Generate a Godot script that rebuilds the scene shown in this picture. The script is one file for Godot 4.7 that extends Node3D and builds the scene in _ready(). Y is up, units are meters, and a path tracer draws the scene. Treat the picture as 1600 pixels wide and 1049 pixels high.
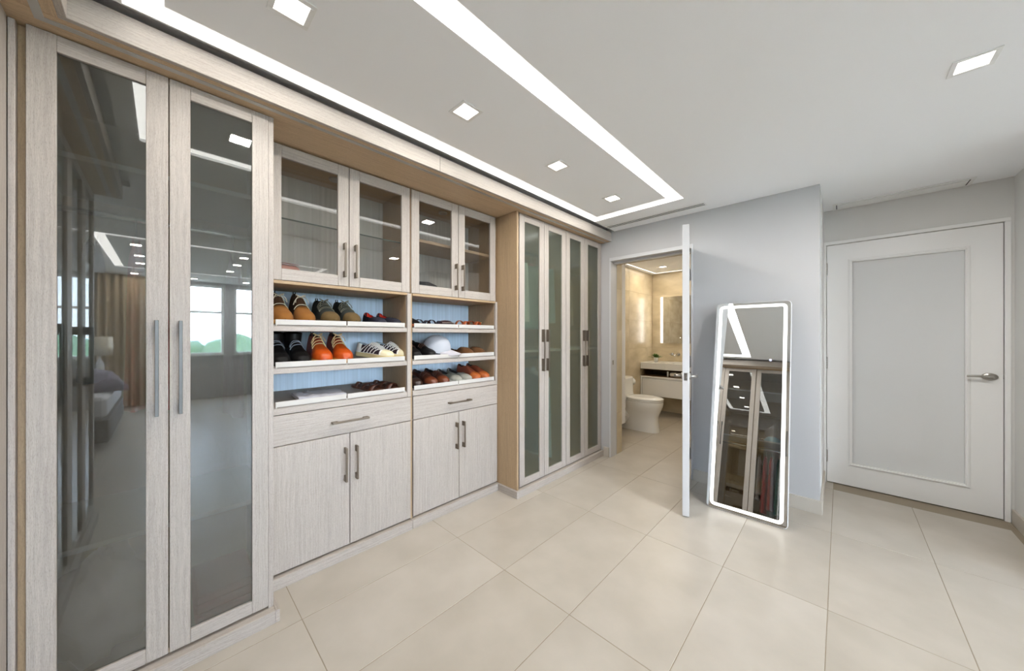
extends Node3D

const CEIL := 2.44
var M := {}
var rng := RandomNumberGenerator.new()
var offs := {}
var used := {}


func _ready():
	# ---- camera, sky, exposure ----
	var cam := Camera3D.new()
	cam.name = "camera"
	cam.fov = 89.62
	cam.near = 0.02
	cam.far = 2000.0
	cam.position = Vector3(0, 1.32, 0)
	cam.rotation_degrees = Vector3(0, 44.2, 0)
	add_child(cam)
	cam.current = true
	var env := Environment.new()
	env.background_mode = Environment.BG_SKY
	var sky := Sky.new()
	var psm := ProceduralSkyMaterial.new()
	psm.sky_top_color = Color(0.68, 0.79, 0.92)
	psm.sky_horizon_color = Color(0.89, 0.945, 1.0)
	psm.ground_horizon_color = Color(0.72, 0.76, 0.78)
	psm.ground_bottom_color = Color(0.5, 0.52, 0.5)
	psm.sky_curve = 0.3
	psm.sky_energy_multiplier = SKY
	psm.ground_energy_multiplier = SKY * 0.6
	sky.sky_material = psm
	env.sky = sky
	env.tonemap_mode = Environment.TONE_MAPPER_LINEAR
	env.tonemap_exposure = EXPOSURE
	env.sdfgi_enabled = true
	env.ssao_enabled = true
	env.ssil_enabled = true
	var we := WorldEnvironment.new()
	we.name = "surroundings"
	we.environment = env
	add_child(we)
	rng.seed = 11
	materials()
	shell()
	ceiling_things()
	left_wardrobe()
	bay(-1.178, 0.806, 0)
	bay(-1.994, 0.814, 1)
	right_wardrobe()
	rear_wardrobe()
	doors()
	floor_mirror()
	bathroom()
	shoes()
	small_things()
	clothes()
	bedroom()


const EXPOSURE := 0.96
const SKY := 5.5
const DOWN := 0.85


# ------------------------------------------------------------------ materials
func c8(r, g, b) -> Color:
	return Color(r / 255.0, g / 255.0, b / 255.0)


func mat(col: Color, rough := 0.6, metal := 0.0) -> StandardMaterial3D:
	var m := StandardMaterial3D.new()
	m.albedo_color = col
	m.roughness = rough
	m.metallic = metal
	return m


func glow(col: Color, e: float) -> StandardMaterial3D:
	var m := mat(Color(0.9, 0.9, 0.9), 0.5)
	m.emission_enabled = true
	m.emission = col
	m.emission_energy_multiplier = e
	return m


func grey(w: int, h: int, freq: float, sd: int, oct := 3) -> Image:
	var n := FastNoiseLite.new()
	n.seed = sd
	n.noise_type = FastNoiseLite.TYPE_SIMPLEX_SMOOTH
	n.frequency = freq
	n.fractal_octaves = oct
	var im := n.get_seamless_image(w, h)
	im.convert(Image.FORMAT_L8)
	return im


func oak_texture() -> ImageTexture:
	# long streaks: noise made short along the grain, then stretched
	var w := 512
	var h := 1024
	var a := grey(w, 40, 0.05, 3, 2)
	a.resize(w, h, Image.INTERPOLATE_CUBIC)
	var b := grey(w, 96, 0.22, 5, 2)
	b.resize(w, h, Image.INTERPOLATE_CUBIC)
	var p := grey(w, 300, 0.4, 8, 1)
	p.resize(w, h, Image.INTERPOLATE_CUBIC)
	var wv := grey(64, 128, 0.03, 9, 2)
	wv.resize(w, h, Image.INTERPOLATE_CUBIC)
	var da := a.get_data()
	var db := b.get_data()
	var dp := p.get_data()
	var dw := wv.get_data()
	var out := PackedByteArray()
	out.resize(w * h * 3)
	for y in h:
		for x in w:
			var i := y * w + x
			var k: int = y * w + ((x + dw[i] / 14) % w)
			var s: float = (da[k] - 128.0) * 0.07 + (db[k] - 128.0) * 0.085
			var pore: float = maxf(0.0, dp[k] - 165.0) * 0.34
			s -= pore
			out[i * 3] = int(clampf(175.0 + s, 0, 255))
			out[i * 3 + 1] = int(clampf(166.0 + s * 1.0, 0, 255))
			out[i * 3 + 2] = int(clampf(157.0 + s * 0.95, 0, 255))
	return ImageTexture.create_from_image(Image.create_from_data(w, h, false, Image.FORMAT_RGB8, out))


func cloud_texture(base: Color, amt: float, freq: float, sd: int, stretch := 1) -> ImageTexture:
	var w := 256
	var a := grey(w, w / stretch, freq, sd, 4)
	if stretch > 1:
		a.resize(w, w, Image.INTERPOLATE_CUBIC)
	var d := a.get_data()
	var out := PackedByteArray()
	out.resize(w * w * 3)
	for i in w * w:
		var s: float = (d[i] - 128.0) * amt
		out[i * 3] = int(clampf(base.r * 255.0 + s, 0, 255))
		out[i * 3 + 1] = int(clampf(base.g * 255.0 + s * 1.02, 0, 255))
		out[i * 3 + 2] = int(clampf(base.b * 255.0 + s * 1.1, 0, 255))
	return ImageTexture.create_from_image(Image.create_from_data(w, w, false, Image.FORMAT_RGB8, out))


func textured(tex: Texture2D, scale: Vector3, rough: float, tint := Color.WHITE) -> StandardMaterial3D:
	var m := mat(tint, rough)
	m.albedo_texture = tex
	m.uv1_scale = scale
	return m


func materials():
	var oak := oak_texture()
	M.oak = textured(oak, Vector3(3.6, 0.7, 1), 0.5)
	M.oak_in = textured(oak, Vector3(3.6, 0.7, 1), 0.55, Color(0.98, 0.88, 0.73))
	M.oak_soffit_lit = textured(oak, Vector3(3.6, 0.7, 1), 0.5, Color(1.1, 1.0, 0.86))  # same oak, tint raised and warmed to stand in for bounce light
	M.back_up = textured(cloud_texture(c8(204, 202, 192), 0.1, 0.06, 43, 16), Vector3(2.5, 0.7, 1), 0.6)
	M.back = textured(cloud_texture(c8(190, 209, 224), 0.1, 0.06, 41, 16), Vector3(2.5, 0.7, 1), 0.6)
	M.rear_oak = M.oak
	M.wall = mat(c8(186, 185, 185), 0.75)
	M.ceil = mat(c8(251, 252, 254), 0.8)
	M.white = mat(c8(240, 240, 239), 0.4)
	M.white_dimmed = mat(c8(206, 206, 207), 0.45)  # same door white, darkened to offset the strong light falling on it
	M.wall_alcove_lightened = mat(c8(222, 221, 218), 0.75)  # same wall finish, lightened to stand in for light the alcove lacks
	M.lip = mat(c8(194, 190, 184), 0.5)
	M.tray = mat(c8(150, 141, 132), 0.5)
	M.skirt = mat(c8(190, 182, 170), 0.5)
	M.grout = mat(c8(146, 134, 116), 0.85)
	var ft := cloud_texture(c8(180, 172, 160), 0.05, 0.012, 21)
	M.tile = []
	for k in 4:
		var t := textured(ft, Vector3(0.9, 0.9, 1), 0.32, Color(1, 1, 1).lerp(Color(0.975, 0.972, 0.965), k / 3.0))
		t.uv1_offset = Vector3(k * 0.37, k * 0.61, 0)
		M.tile.append(t)
	var bt := cloud_texture(c8(214, 200, 172), 0.13, 0.02, 33, 4)
	M.stone = []
	for k in 3:
		var t := textured(bt, Vector3(0.7, 1.3, 1), 0.25)
		t.uv1_offset = Vector3(k * 0.41, k * 0.23, 0)
		M.stone.append(t)
	M.stone_grout = mat(c8(190, 174, 146), 0.8)
	M.metal = mat(c8(126, 116, 104), 0.36, 0.9)
	M.gunmetal = mat(c8(96, 96, 94), 0.42, 0.75)
	M.nickel = mat(c8(168, 164, 158), 0.3, 1.0)
	M.chrome = mat(c8(215, 215, 215), 0.12, 1.0)
	M.alu = mat(c8(190, 188, 184), 0.4, 0.7)
	M.dark = mat(c8(38, 38, 40), 0.6)
	M.gap = mat(c8(70, 62, 54), 0.9)
	M.mirror = mat(c8(228, 230, 230), 0.0, 1.0)
	# panes
	var s := mat(Color(0.9, 0.91, 0.9, 0.0), 0.0)
	s.refraction_enabled = true
	s.refraction_scale = 0.08
	M.smoke = s
	var et := mat(Color(0.9, 0.9, 0.88, 0.12), 0.07)
	et.refraction_enabled = true
	et.refraction_scale = 0.05
	M.etch = et
	var f := mat(Color(0.84, 0.87, 0.80, 0.06), 0.15)
	f.refraction_enabled = true
	f.refraction_scale = 0.05
	M.frost = f
	var cl := mat(Color(0.10, 0.085, 0.06, 0.14), 0.0)
	cl.transparency = BaseMaterial3D.TRANSPARENCY_ALPHA
	cl.metallic_specular = 1.0
	M.clear = cl
	var wp := mat(Color(0.9, 0.95, 0.95, 0.02), 0.0)
	wp.transparency = BaseMaterial3D.TRANSPARENCY_ALPHA
	M.window_glass = wp
	var sg := mat(Color(0.3, 0.4, 0.36, 0.1), 0.02)
	sg.transparency = BaseMaterial3D.TRANSPARENCY_ALPHA
	M.shelf_glass = sg
	M.shelf_edge = mat(c8(70, 84, 76), 0.2)
	M.entry_glass = mat(c8(222, 223, 223), 0.08)
	M.china = mat(c8(236, 236, 233), 0.12)
	M.lamp_glow = glow(Color(1.0, 0.97, 0.93), 5.0)
	M.cove_glow = glow(Color(1.0, 0.985, 0.96), 0.9)
	M.led_glow = glow(Color(1.0, 0.99, 0.97), 1.3)


# ------------------------------------------------------------------ helpers
func numbered(n: String) -> String:
	var k: int = used.get(n, 0)
	used[n] = k + 1
	return n if k == 0 else "%s_%03d" % [n, k]


func tag(o: Node3D, label: String, category := "", group := "", kind := ""):
	o.set_meta("label", label)
	if category:
		o.set_meta("category", category)
	if group:
		o.set_meta("group", group)
	if kind:
		o.set_meta("kind", kind)
	return o


func thing(n: String, label: String, category: String, at := Vector3.ZERO, group := "") -> Node3D:
	var o := Node3D.new()
	o.name = numbered(n)
	add_child(o)
	o.position = at
	tag(o, label, category, group)
	offs[o] = Vector3.ZERO
	return o


func struct(n: String, label: String, at := Vector3.ZERO) -> Node3D:
	var o := Node3D.new()
	o.name = numbered(n)
	add_child(o)
	o.position = at
	tag(o, label, "", "", "structure")
	offs[o] = Vector3.ZERO
	return o


func sub(par: Node3D, n: String, at: Vector3) -> Node3D:
	var o := Node3D.new()
	o.name = n
	par.add_child(o, true)
	o.position = at - offs[par]
	offs[o] = at
	return o


func put(par: Node3D, n: String, mesh: Mesh, m: Material, at := Vector3.ZERO) -> MeshInstance3D:
	var o := MeshInstance3D.new()
	o.name = n
	o.mesh = mesh
	o.material_override = m
	par.add_child(o, true)
	o.position = at - offs.get(par, Vector3.ZERO)
	offs[o] = at
	return o


func begin() -> SurfaceTool:
	var st := SurfaceTool.new()
	st.begin(Mesh.PRIMITIVE_TRIANGLES)
	return st


func tri(st: SurfaceTool, a: Vector3, b: Vector3, c: Vector3, n: Vector3, g := 1, off := Vector2.ZERO):
	if (b - a).cross(c - a).dot(n) > 0.0:
		var t := b
		b = c
		c = t
	var ax := n.abs().max_axis_index()
	var iu := 0
	var iv := g
	if ax == g:
		iu = (g + 1) % 3
		iv = (g + 2) % 3
	else:
		iu = 3 - ax - g
	for v in [a, b, c]:
		st.set_normal(n)
		st.set_uv(Vector2(v[iu], v[iv]) + off)
		st.add_vertex(v)


func add_box(st: SurfaceTool, lo: Vector3, hi: Vector3, r := 0.0015, g := 1, off := Vector2.ZERO):
	var c := (lo + hi) * 0.5
	var h := ((hi - lo) * 0.5).abs()
	r = minf(r, minf(h.x, minf(h.y, h.z)) * 0.45)
	var k := h - Vector3(r, r, r)
	for a in 3:
		var b := (a + 1) % 3
		var d := (a + 2) % 3
		for s in [-1.0, 1.0]:
			var n := Vector3.ZERO
			n[a] = s
			var q := []
			for e in [[-1.0, -1.0], [1.0, -1.0], [1.0, 1.0], [-1.0, 1.0]]:
				var v := Vector3.ZERO
				v[a] = s * h[a]
				v[b] = e[0] * k[b]
				v[d] = e[1] * k[d]
				q.append(c + v)
			tri(st, q[0], q[1], q[2], n, g, off)
			tri(st, q[0], q[2], q[3], n, g, off)
			if r <= 0.0:
				continue
			for t in [-1.0, 1.0]:
				var m := Vector3.ZERO
				m[a] = s
				m[b] = t
				m = m.normalized()
				var w := []
				for e in [-1.0, 1.0]:
					var v1 := Vector3.ZERO
					v1[a] = s * h[a]
					v1[b] = t * k[b]
					v1[d] = e * k[d]
					var v2 := v1
					v2[a] = s * k[a]
					v2[b] = t * h[b]
					w.append(c + v1)
					w.append(c + v2)
				tri(st, w[0], w[1], w[2], m, g, off)
				tri(st, w[1], w[3], w[2], m, g, off)
	if r > 0.0:
		for sx in [-1.0, 1.0]:
			for sy in [-1.0, 1.0]:
				for sz in [-1.0, 1.0]:
					var sg := Vector3(sx, sy, sz)
					tri(st, c + sg * Vector3(h.x, k.y, k.z), c + sg * Vector3(k.x, h.y, k.z), c + sg * Vector3(k.x, k.y, h.z), sg.normalized(), g, off)


# one box part; a and b are corners in the axes of the thing
func part(par: Node3D, n: String, m: Material, a: Vector3, b: Vector3, g := 1, bev := 0.0015) -> MeshInstance3D:
	var c := (a + b) * 0.5
	var st := begin()
	var off := Vector2(rng.randf(), rng.randf()) * 3.0
	add_box(st, a - c, b - c, bev, g, off)
	return put(par, n, st.commit(), m, c)


# several boxes joined in one mesh: [[lo, hi], ...]
func boxes(par: Node3D, n: String, m: Material, list: Array, g := 1, bev := 0.0) -> MeshInstance3D:
	var c: Vector3 = (list[0][0] + list[0][1]) * 0.5
	var st := begin()
	for l in list:
		add_box(st, l[0] - c, l[1] - c, bev, g)
	return put(par, n, st.commit(), m, c)


func V(x, y, z) -> Vector3:
	return Vector3(x, y, z)


# closed rings joined into a skin
func loft(st: SurfaceTool, rings: Array, caps := true, closed := true):
	st.set_smooth_group(0)
	for i in rings.size() - 1:
		var p: Array = rings[i]
		var q: Array = rings[i + 1]
		var n := p.size()
		for j in (n if closed else n - 1):
			var k := (j + 1) % n
			for v in [p[j], q[j], p[k], p[k], q[j], q[k]]:
				st.add_vertex(v)
	if caps and closed:
		st.set_smooth_group(-1)
		for e in [0, rings.size() - 1]:
			var r: Array = rings[e]
			var c := Vector3.ZERO
			for v in r:
				c += v
			c /= r.size()
			for j in r.size():
				var a: Vector3 = r[j]
				var b: Vector3 = r[(j + 1) % r.size()]
				for v in ([c, a, b] if e == 0 else [c, b, a]):
					st.add_vertex(v)
		st.set_smooth_group(0)


func tube(st: SurfaceTool, pts: Array, r: float, n := 8):
	var rings := []
	var up := Vector3.UP
	for i in pts.size():
		var d: Vector3 = (pts[mini(i + 1, pts.size() - 1)] - pts[maxi(i - 1, 0)]).normalized()
		if absf(d.dot(up)) > 0.95:
			up = Vector3.RIGHT if absf(d.x) < 0.8 else Vector3.BACK
		var s := d.cross(up).normalized()
		var t := s.cross(d)
		up = t
		var ring := []
		for j in n:
			var a := TAU * j / n
			ring.append(pts[i] + (s * cos(a) + t * sin(a)) * r)
		rings.append(ring)
	loft(st, rings)


func done(st: SurfaceTool) -> ArrayMesh:
	st.generate_normals()
	return st.commit()


func lathe(prof: Array, n := 24) -> ArrayMesh:
	var st := begin()
	var rings := []
	for p in prof:
		var ring := []
		for j in n:
			var a := TAU * j / n
			ring.append(Vector3(p[0] * cos(a), p[1], p[0] * sin(a)))
		rings.append(ring)
	loft(st, rings)
	return done(st)


func arc(a: Vector3, b: Vector3, lift: Vector3, n := 8) -> Array:
	var r := []
	for i in n + 1:
		var t := float(i) / n
		r.append(a.lerp(b, t) + lift * (4.0 * t * (1.0 - t)))
	return r


func table(tab: Array, t: float) -> float:
	for i in tab.size() - 1:
		if t <= tab[i + 1][0]:
			var u: float = (t - tab[i][0]) / (tab[i + 1][0] - tab[i][0])
			return lerpf(tab[i][1], tab[i + 1][1], u)
	return tab[-1][1]


func area(par: Node3D, size: Vector2, at: Vector3, e: float, col: Color, facing := Vector3.DOWN):
	var l := AreaLight3D.new()
	l.name = "area_light"
	l.area_size = size
	l.light_energy = e
	l.light_color = col
	l.shadow_enabled = true
	l.area_range = 20.0
	par.add_child(l, true)
	l.position = at
	if facing == Vector3.DOWN:
		l.rotation_degrees = Vector3(-90, 0, 0)
	else:
		l.basis = Basis.looking_at(facing, Vector3.UP)
	return l


# ------------------------------------------------------------------ the shell
func cells(xs: Array, zs: Array, y0: float, y1: float, keep: Callable) -> Array:
	var out := []
	for i in xs.size() - 1:
		for j in zs.size() - 1:
			if keep.call((xs[i] + xs[i + 1]) * 0.5, (zs[j] + zs[j + 1]) * 0.5):
				out.append([V(xs[i], y0, zs[j]), V(xs[i + 1], y1, zs[j + 1])])
	return out


func inr(x, z, a) -> bool:
	return x > a[0] and x < a[1] and z > a[2] and z < a[3]


const FRAME_A := [-1.735, -0.918, -2.953, 0.1]
const INNER_A := [-1.65, -1.022, -2.845, 0.0]
const FRAME_B := [1.95, 4.6, -1.95, 0.56]
const INNER_B := [2.05, 4.5, -1.85, 0.46]


func shell():
	# floor: slab of grout with porcelain tiles standing 1 mm proud
	var fl := struct("floor", "cream porcelain floor of large rectangular tiles with thin grout lines")
	boxes(fl, "screed", M.grout, [[V(-2.62, -0.1, -6.19), V(5.87, -0.0012, 3.12)]])
	var tm := []
	var st := begin()
	add_box(st, V(-0.2171, -0.012, -0.4423), V(0.2171, 0, 0.4423), 0.001, 2)
	var tile := st.commit()
	for i in range(-2, 18):
		for j in range(-4, 7):
			var x := -1.795 + 0.4375 * (i + 0.5)
			var z := -0.446 - 0.888 * (j + 0.5)
			if x > 5.8 or (z < -4.3 and x > 0.0) or (z < -3.4 and x > 1.0):
				continue
			put(fl, "tile", tile, M.tile[(i * 7 + j * 3 + 44) % 4], V(x, 0, z))
	# walls
	var T := 2.5
	var w := struct("wall_left", "white wall behind the fitted oak closet units")
	boxes(w, "plaster", M.wall, [[V(-2.62, 0, -3.372), V(-2.5, T, 1.1)]])
	w = struct("wall_far", "white wall holding the bathroom doorway and carrying the leaning mirror")
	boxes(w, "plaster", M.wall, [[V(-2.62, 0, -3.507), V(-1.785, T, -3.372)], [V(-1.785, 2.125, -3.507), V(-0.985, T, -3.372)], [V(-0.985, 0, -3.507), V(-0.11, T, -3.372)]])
	w = struct("wall_alcove_lightened", "short white side wall of the entry door alcove")
	boxes(w, "plaster", M.wall_alcove_lightened, [[V(-0.23, 0, -4.165), V(-0.11, T, -3.507)]])
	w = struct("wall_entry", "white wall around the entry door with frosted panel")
	boxes(w, "plaster", M.wall_alcove_lightened, [[V(-0.23, 0, -4.32), V(-0.092, T, -4.165)], [V(0.836, 0, -4.32), V(1.0, T, -4.165)], [V(-0.092, 2.13, -4.32), V(0.836, T, -4.165)], [V(-0.092, 0, -4.32), V(0.836, 2.13, -4.222)]])
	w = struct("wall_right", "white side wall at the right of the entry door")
	boxes(w, "plaster", M.wall_alcove_lightened, [[V(0.877, 0, -4.165), V(1.0, T, -3.2)]])
	w = struct("wall_bedroom_back", "white bedroom wall beyond the closet corner")
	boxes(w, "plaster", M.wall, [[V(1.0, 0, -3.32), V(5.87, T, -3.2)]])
	w = struct("wall_bedroom_front", "white bedroom wall across from the alcove")
	boxes(w, "plaster", M.wall, [[V(0.16, 0, 3.0), V(5.87, T, 3.12)]])
	w = struct("wall_bedroom_left", "white bedroom wall beside the rear wardrobe")
	boxes(w, "plaster", M.wall, [[V(0.04, 0, 0.98), V(0.16, T, 3.12)]])
	w = struct("wall_rear", "white wall behind the rear glass wardrobe")
	boxes(w, "plaster", M.wall, [[V(-2.5, 0, 0.98), V(0.04, T, 1.1)]])
	w = struct("wall_window", "white bedroom wall pierced by tall windows")
	var spans := [[-2.15, -1.07], [-0.897, 0.2], [0.37, 1.47], [1.64, 2.74]]
	var wl := []
	var z0 := -3.2
	for s in spans:
		wl.append([V(5.75, 0, z0), V(5.87, T, s[0])])
		wl.append([V(5.75, 0, s[0]), V(5.87, 0.92, s[1])])
		wl.append([V(5.75, 2.38, s[0]), V(5.87, T, s[1])])
		z0 = s[1]
	wl.append([V(5.75, 0, z0), V(5.87, T, 3.0)])
	boxes(w, "plaster", M.wall, wl)
	var wi := 1
	for s in spans:
		var o := struct("window_%d" % wi, ["white double hung window beside the back bedroom wall", "white double hung window mirrored in the tall wardrobe glass", "white double hung window behind the curtain", "white double hung window near the front bedroom wall"][wi - 1], V(5.81, 0.92, s[0]))
		var W: float = s[1] - s[0]
		boxes(o, "window_frame", M.white, [[V(-0.04, 0, 0), V(0.04, 0.04, W)], [V(-0.04, 1.42, 0), V(0.04, 1.46, W)], [V(-0.04, 0.04, 0), V(0.04, 1.42, 0.04)], [V(-0.04, 0.04, W - 0.04), V(0.04, 1.42, W)]], 1, 0.003)
		part(o, "meeting_rail", M.white, V(-0.025, 0.87, 0.04), V(0.025, 0.915, W - 0.04), 2)
		part(o, "glass_pane", M.window_glass, V(-0.003, 0.04, 0.04), V(0.003, 0.87, W - 0.04), 1, 0.0)
		part(o, "glass_pane", M.window_glass, V(-0.003, 0.915, 0.04), V(0.003, 1.42, W - 0.04), 1, 0.0)
		part(o, "window_sill", M.white, V(-0.1, -0.03, -0.02), V(-0.04, 0.0, W + 0.02), 2)
		wi += 1
	# bathroom walls, dressed with large stone tiles
	w = struct("wall_bathroom_front", "stone tiled return of the bathroom doorway")
	boxes(w, "backing", M.stone_grout, [[V(-2.53, 0, -3.62), V(-1.785, T, -3.507)], [V(-0.985, 0, -3.62), V(-0.232, T, -3.507)], [V(-1.785, 2.125, -3.62), V(-0.985, T, -3.507)]])
	for k in 5:
		part(w, "tile", M.stone[k % 3], V(-1.793, 0.19 + 0.46 * k - 0.457 * 0.5 + 0.04, -3.626), V(-1.783, 0.19 + 0.46 * k + 0.457 * 0.5 + 0.04 if k < 4 else 2.125, -3.508), 1, 0.001)
	w = struct("wall_bathroom_left", "cream stone tiled bathroom wall beside the toilet")
	boxes(w, "backing", M.stone_grout, [[V(-2.53, 0, -6.19), V(-2.414, T, -3.62)]])
	for k in 6:
		for j in 3:
			var zz := -6.07 + j * 0.92
			part(w, "tile", M.stone[(k + j) % 3], V(-2.42, maxf(0.0, 0.19 - 0.46 + 0.46 * k), maxf(zz + 0.0015, -6.07)), V(-2.41, minf(0.647 - 0.46 + 0.46 * k, 2.4), minf(zz + 0.9185, -3.63)), 2, 0.001)
	w = struct("wall_bathroom_back", "cream stone tiled bathroom wall behind the vanity")
	boxes(w, "backing", M.stone_grout, [[V(-2.41, 0, -6.19), V(-0.11, T, -6.074)]])
	for k in 6:
		for j in 3:
			var xx := -2.41 + j * 0.92
			part(w, "tile", M.stone[(k + 2 * j + 1) % 3], V(xx + 0.0015, maxf(0.0, 0.19 - 0.46 + 0.46 * k), -6.08), V(minf(xx + 0.9185, -0.24), minf(0.647 - 0.46 + 0.46 * k, 2.4), -6.07), 0, 0.001)
	w = struct("wall_bathroom_right", "bathroom wall hidden behind the open door")
	boxes(w, "backing", M.stone[0], [[V(-0.23, 0, -6.074), V(-0.11, T, -4.165)]])
	# ceiling
	var ce := struct("ceiling", "smooth white ceiling with a recessed light frame")
	boxes(ce, "slab", M.ceil, [[V(-2.62, 2.48, -6.19), V(5.87, 2.62, 3.12)]])
	var xs := [-1.742, -1.735, -1.65, -1.022, -0.918, -0.11, 0.04, 0.877, 1.95, 2.05, 4.5, 4.6, 5.75]
	var zs := [-4.165, -3.372, -3.2, -2.953, -2.845, -1.95, -1.85, 0.0, 0.1, 0.18, 0.46, 0.56, 0.98, 3.0]
	boxes(ce, "plasterboard", M.ceil, cells(xs, zs, CEIL, 2.48, func(x, z):
		if z < -3.372: return x > -0.11 and x < 0.877
		if z < -3.2: return x < 0.877
		if z > 0.18 and x < 0.04: return false
		if inr(x, z, FRAME_A) and not inr(x, z, INNER_A): return false
		if inr(x, z, FRAME_B) and not inr(x, z, INNER_B): return false
		return true))
	boxes(ce, "bathroom_panel", M.ceil, [[V(-2.41, 2.4, -6.07), V(-0.23, 2.48, -3.62)]])
	# soffit over the closet units
	var so := struct("trim_1", "pale oak soffit and fascia running above the closet units")
	part(so, "soffit_panel", M.oak_soffit_lit, V(-2.5, 2.337, -3.372), V(-1.797, 2.357, 0.98), 2)
	part(so, "soffit_panel", M.oak_soffit_lit, V(-1.797, 2.337, 0.238), V(0.04, 2.357, 0.98), 0)
	part(so, "fascia_board", M.oak, V(-1.797, 2.337, -3.372), V(-1.777, 2.432, -1.191), 2)
	part(so, "fascia_board", M.oak, V(-1.797, 2.337, -1.189), V(-1.777, 2.432, 0.238), 2)
	part(so, "fascia_board", M.oak, V(-1.777, 2.337, 0.218), V(0.04, 2.432, 0.238), 0)
	boxes(so, "light_channel", M.alu, [[V(-1.845, 2.334, -3.37), V(-1.823, 2.3375, 0.29)], [V(-1.823, 2.334, 0.268), V(0.03, 2.3375, 0.29)]])
	# skirting
	var b := struct("baseboard_far", "tile skirting along the wall behind the leaning mirror")
	part(b, "skirting_tile", M.skirt, V(-0.965, 0, -3.372), V(-0.5, 0.1, -3.357), 0)
	part(b, "skirting_tile", M.skirt, V(-0.498, 0, -3.372), V(-0.096, 0.1, -3.357), 0)
	part(b, "skirting_tile", M.skirt, V(-0.11, 0, -4.165), V(-0.096, 0.1, -3.373), 2)
	b = struct("baseboard_corner", "small skirting tile between the wardrobe and the bathroom doorway")
	part(b, "skirting_tile", M.skirt, V(-1.865, 0, -3.372), V(-1.804, 0.1, -3.357), 0)
	b = struct("baseboard_right", "tile skirting along the wall right of the entry door")
	part(b, "skirting_tile", M.skirt, V(0.862, 0, -4.15), V(0.877, 0.1, -3.2), 2)
	# outdoors
	var g := struct("terrain", "sandy shore far below the windows")
	boxes(g, "sand", mat(c8(205, 196, 170), 0.9), [[V(40, -8.9, -300), V(260, -8.5, 300)]])
	g = struct("sea", "pale blue sea beyond the shore")
	boxes(g, "water", mat(c8(150, 178, 190), 0.3), [[V(260, -9.0, -1500), V(1900, -8.7, 1500)]])


# ------------------------------------------------------------------ ceiling lights and vents
func ring_boxes(a: Array, b: Array, y0: float, y1: float) -> Array:
	return [[V(a[0], y0, a[2]), V(b[0], y1, a[3])], [V(b[1], y0, a[2]), V(a[1], y1, a[3])], [V(b[0], y0, a[2]), V(b[1], y1, b[2])], [V(b[0], y0, b[3]), V(b[1], y1, a[3])]]


func cove(label: String, a: Array, b: Array):
	var o := thing("cove_light", label, "cove light", V((a[0] + a[1]) / 2, 2.458, (a[2] + a[3]) / 2))
	for r in ring_boxes(a, b, 2.458, 2.4795):
		part(o, "diffuser", M.cove_glow, r[0] - o.position, r[1] - o.position, 1, 0.0)
		var s: Vector3 = r[1] - r[0]
		var c: Vector3 = (r[0] + r[1]) * 0.5 - o.position
		area(o, Vector2(s.x, s.z), V(c.x, -0.003, c.z), 3.6 * s.x * s.z / PI, Color(1.0, 0.99, 0.97))


func downlight(x: float, z: float, label: String, group := "", y := CEIL, e := DOWN, col := Color(1.0, 0.985, 0.96)):
	var o := thing("downlight", label, "downlight", V(x, y, z), group)
	var h := 0.062
	var k := 0.045
	boxes(o, "trim_ring", M.white, [[V(-h, -0.004, -h), V(-k, -0.0002, h)], [V(k, -0.004, -h), V(h, -0.0002, h)], [V(-k, -0.004, -h), V(k, -0.0002, -k)], [V(-k, -0.004, k), V(k, -0.0002, h)]], 1, 0.001)
	part(o, "lens", M.lamp_glow, V(-k, -0.0025, -k), V(k, -0.0002, k), 1, 0.0)
	area(o, Vector2(k * 2, k * 2), V(0, -0.006, 0), e, col)


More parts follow.
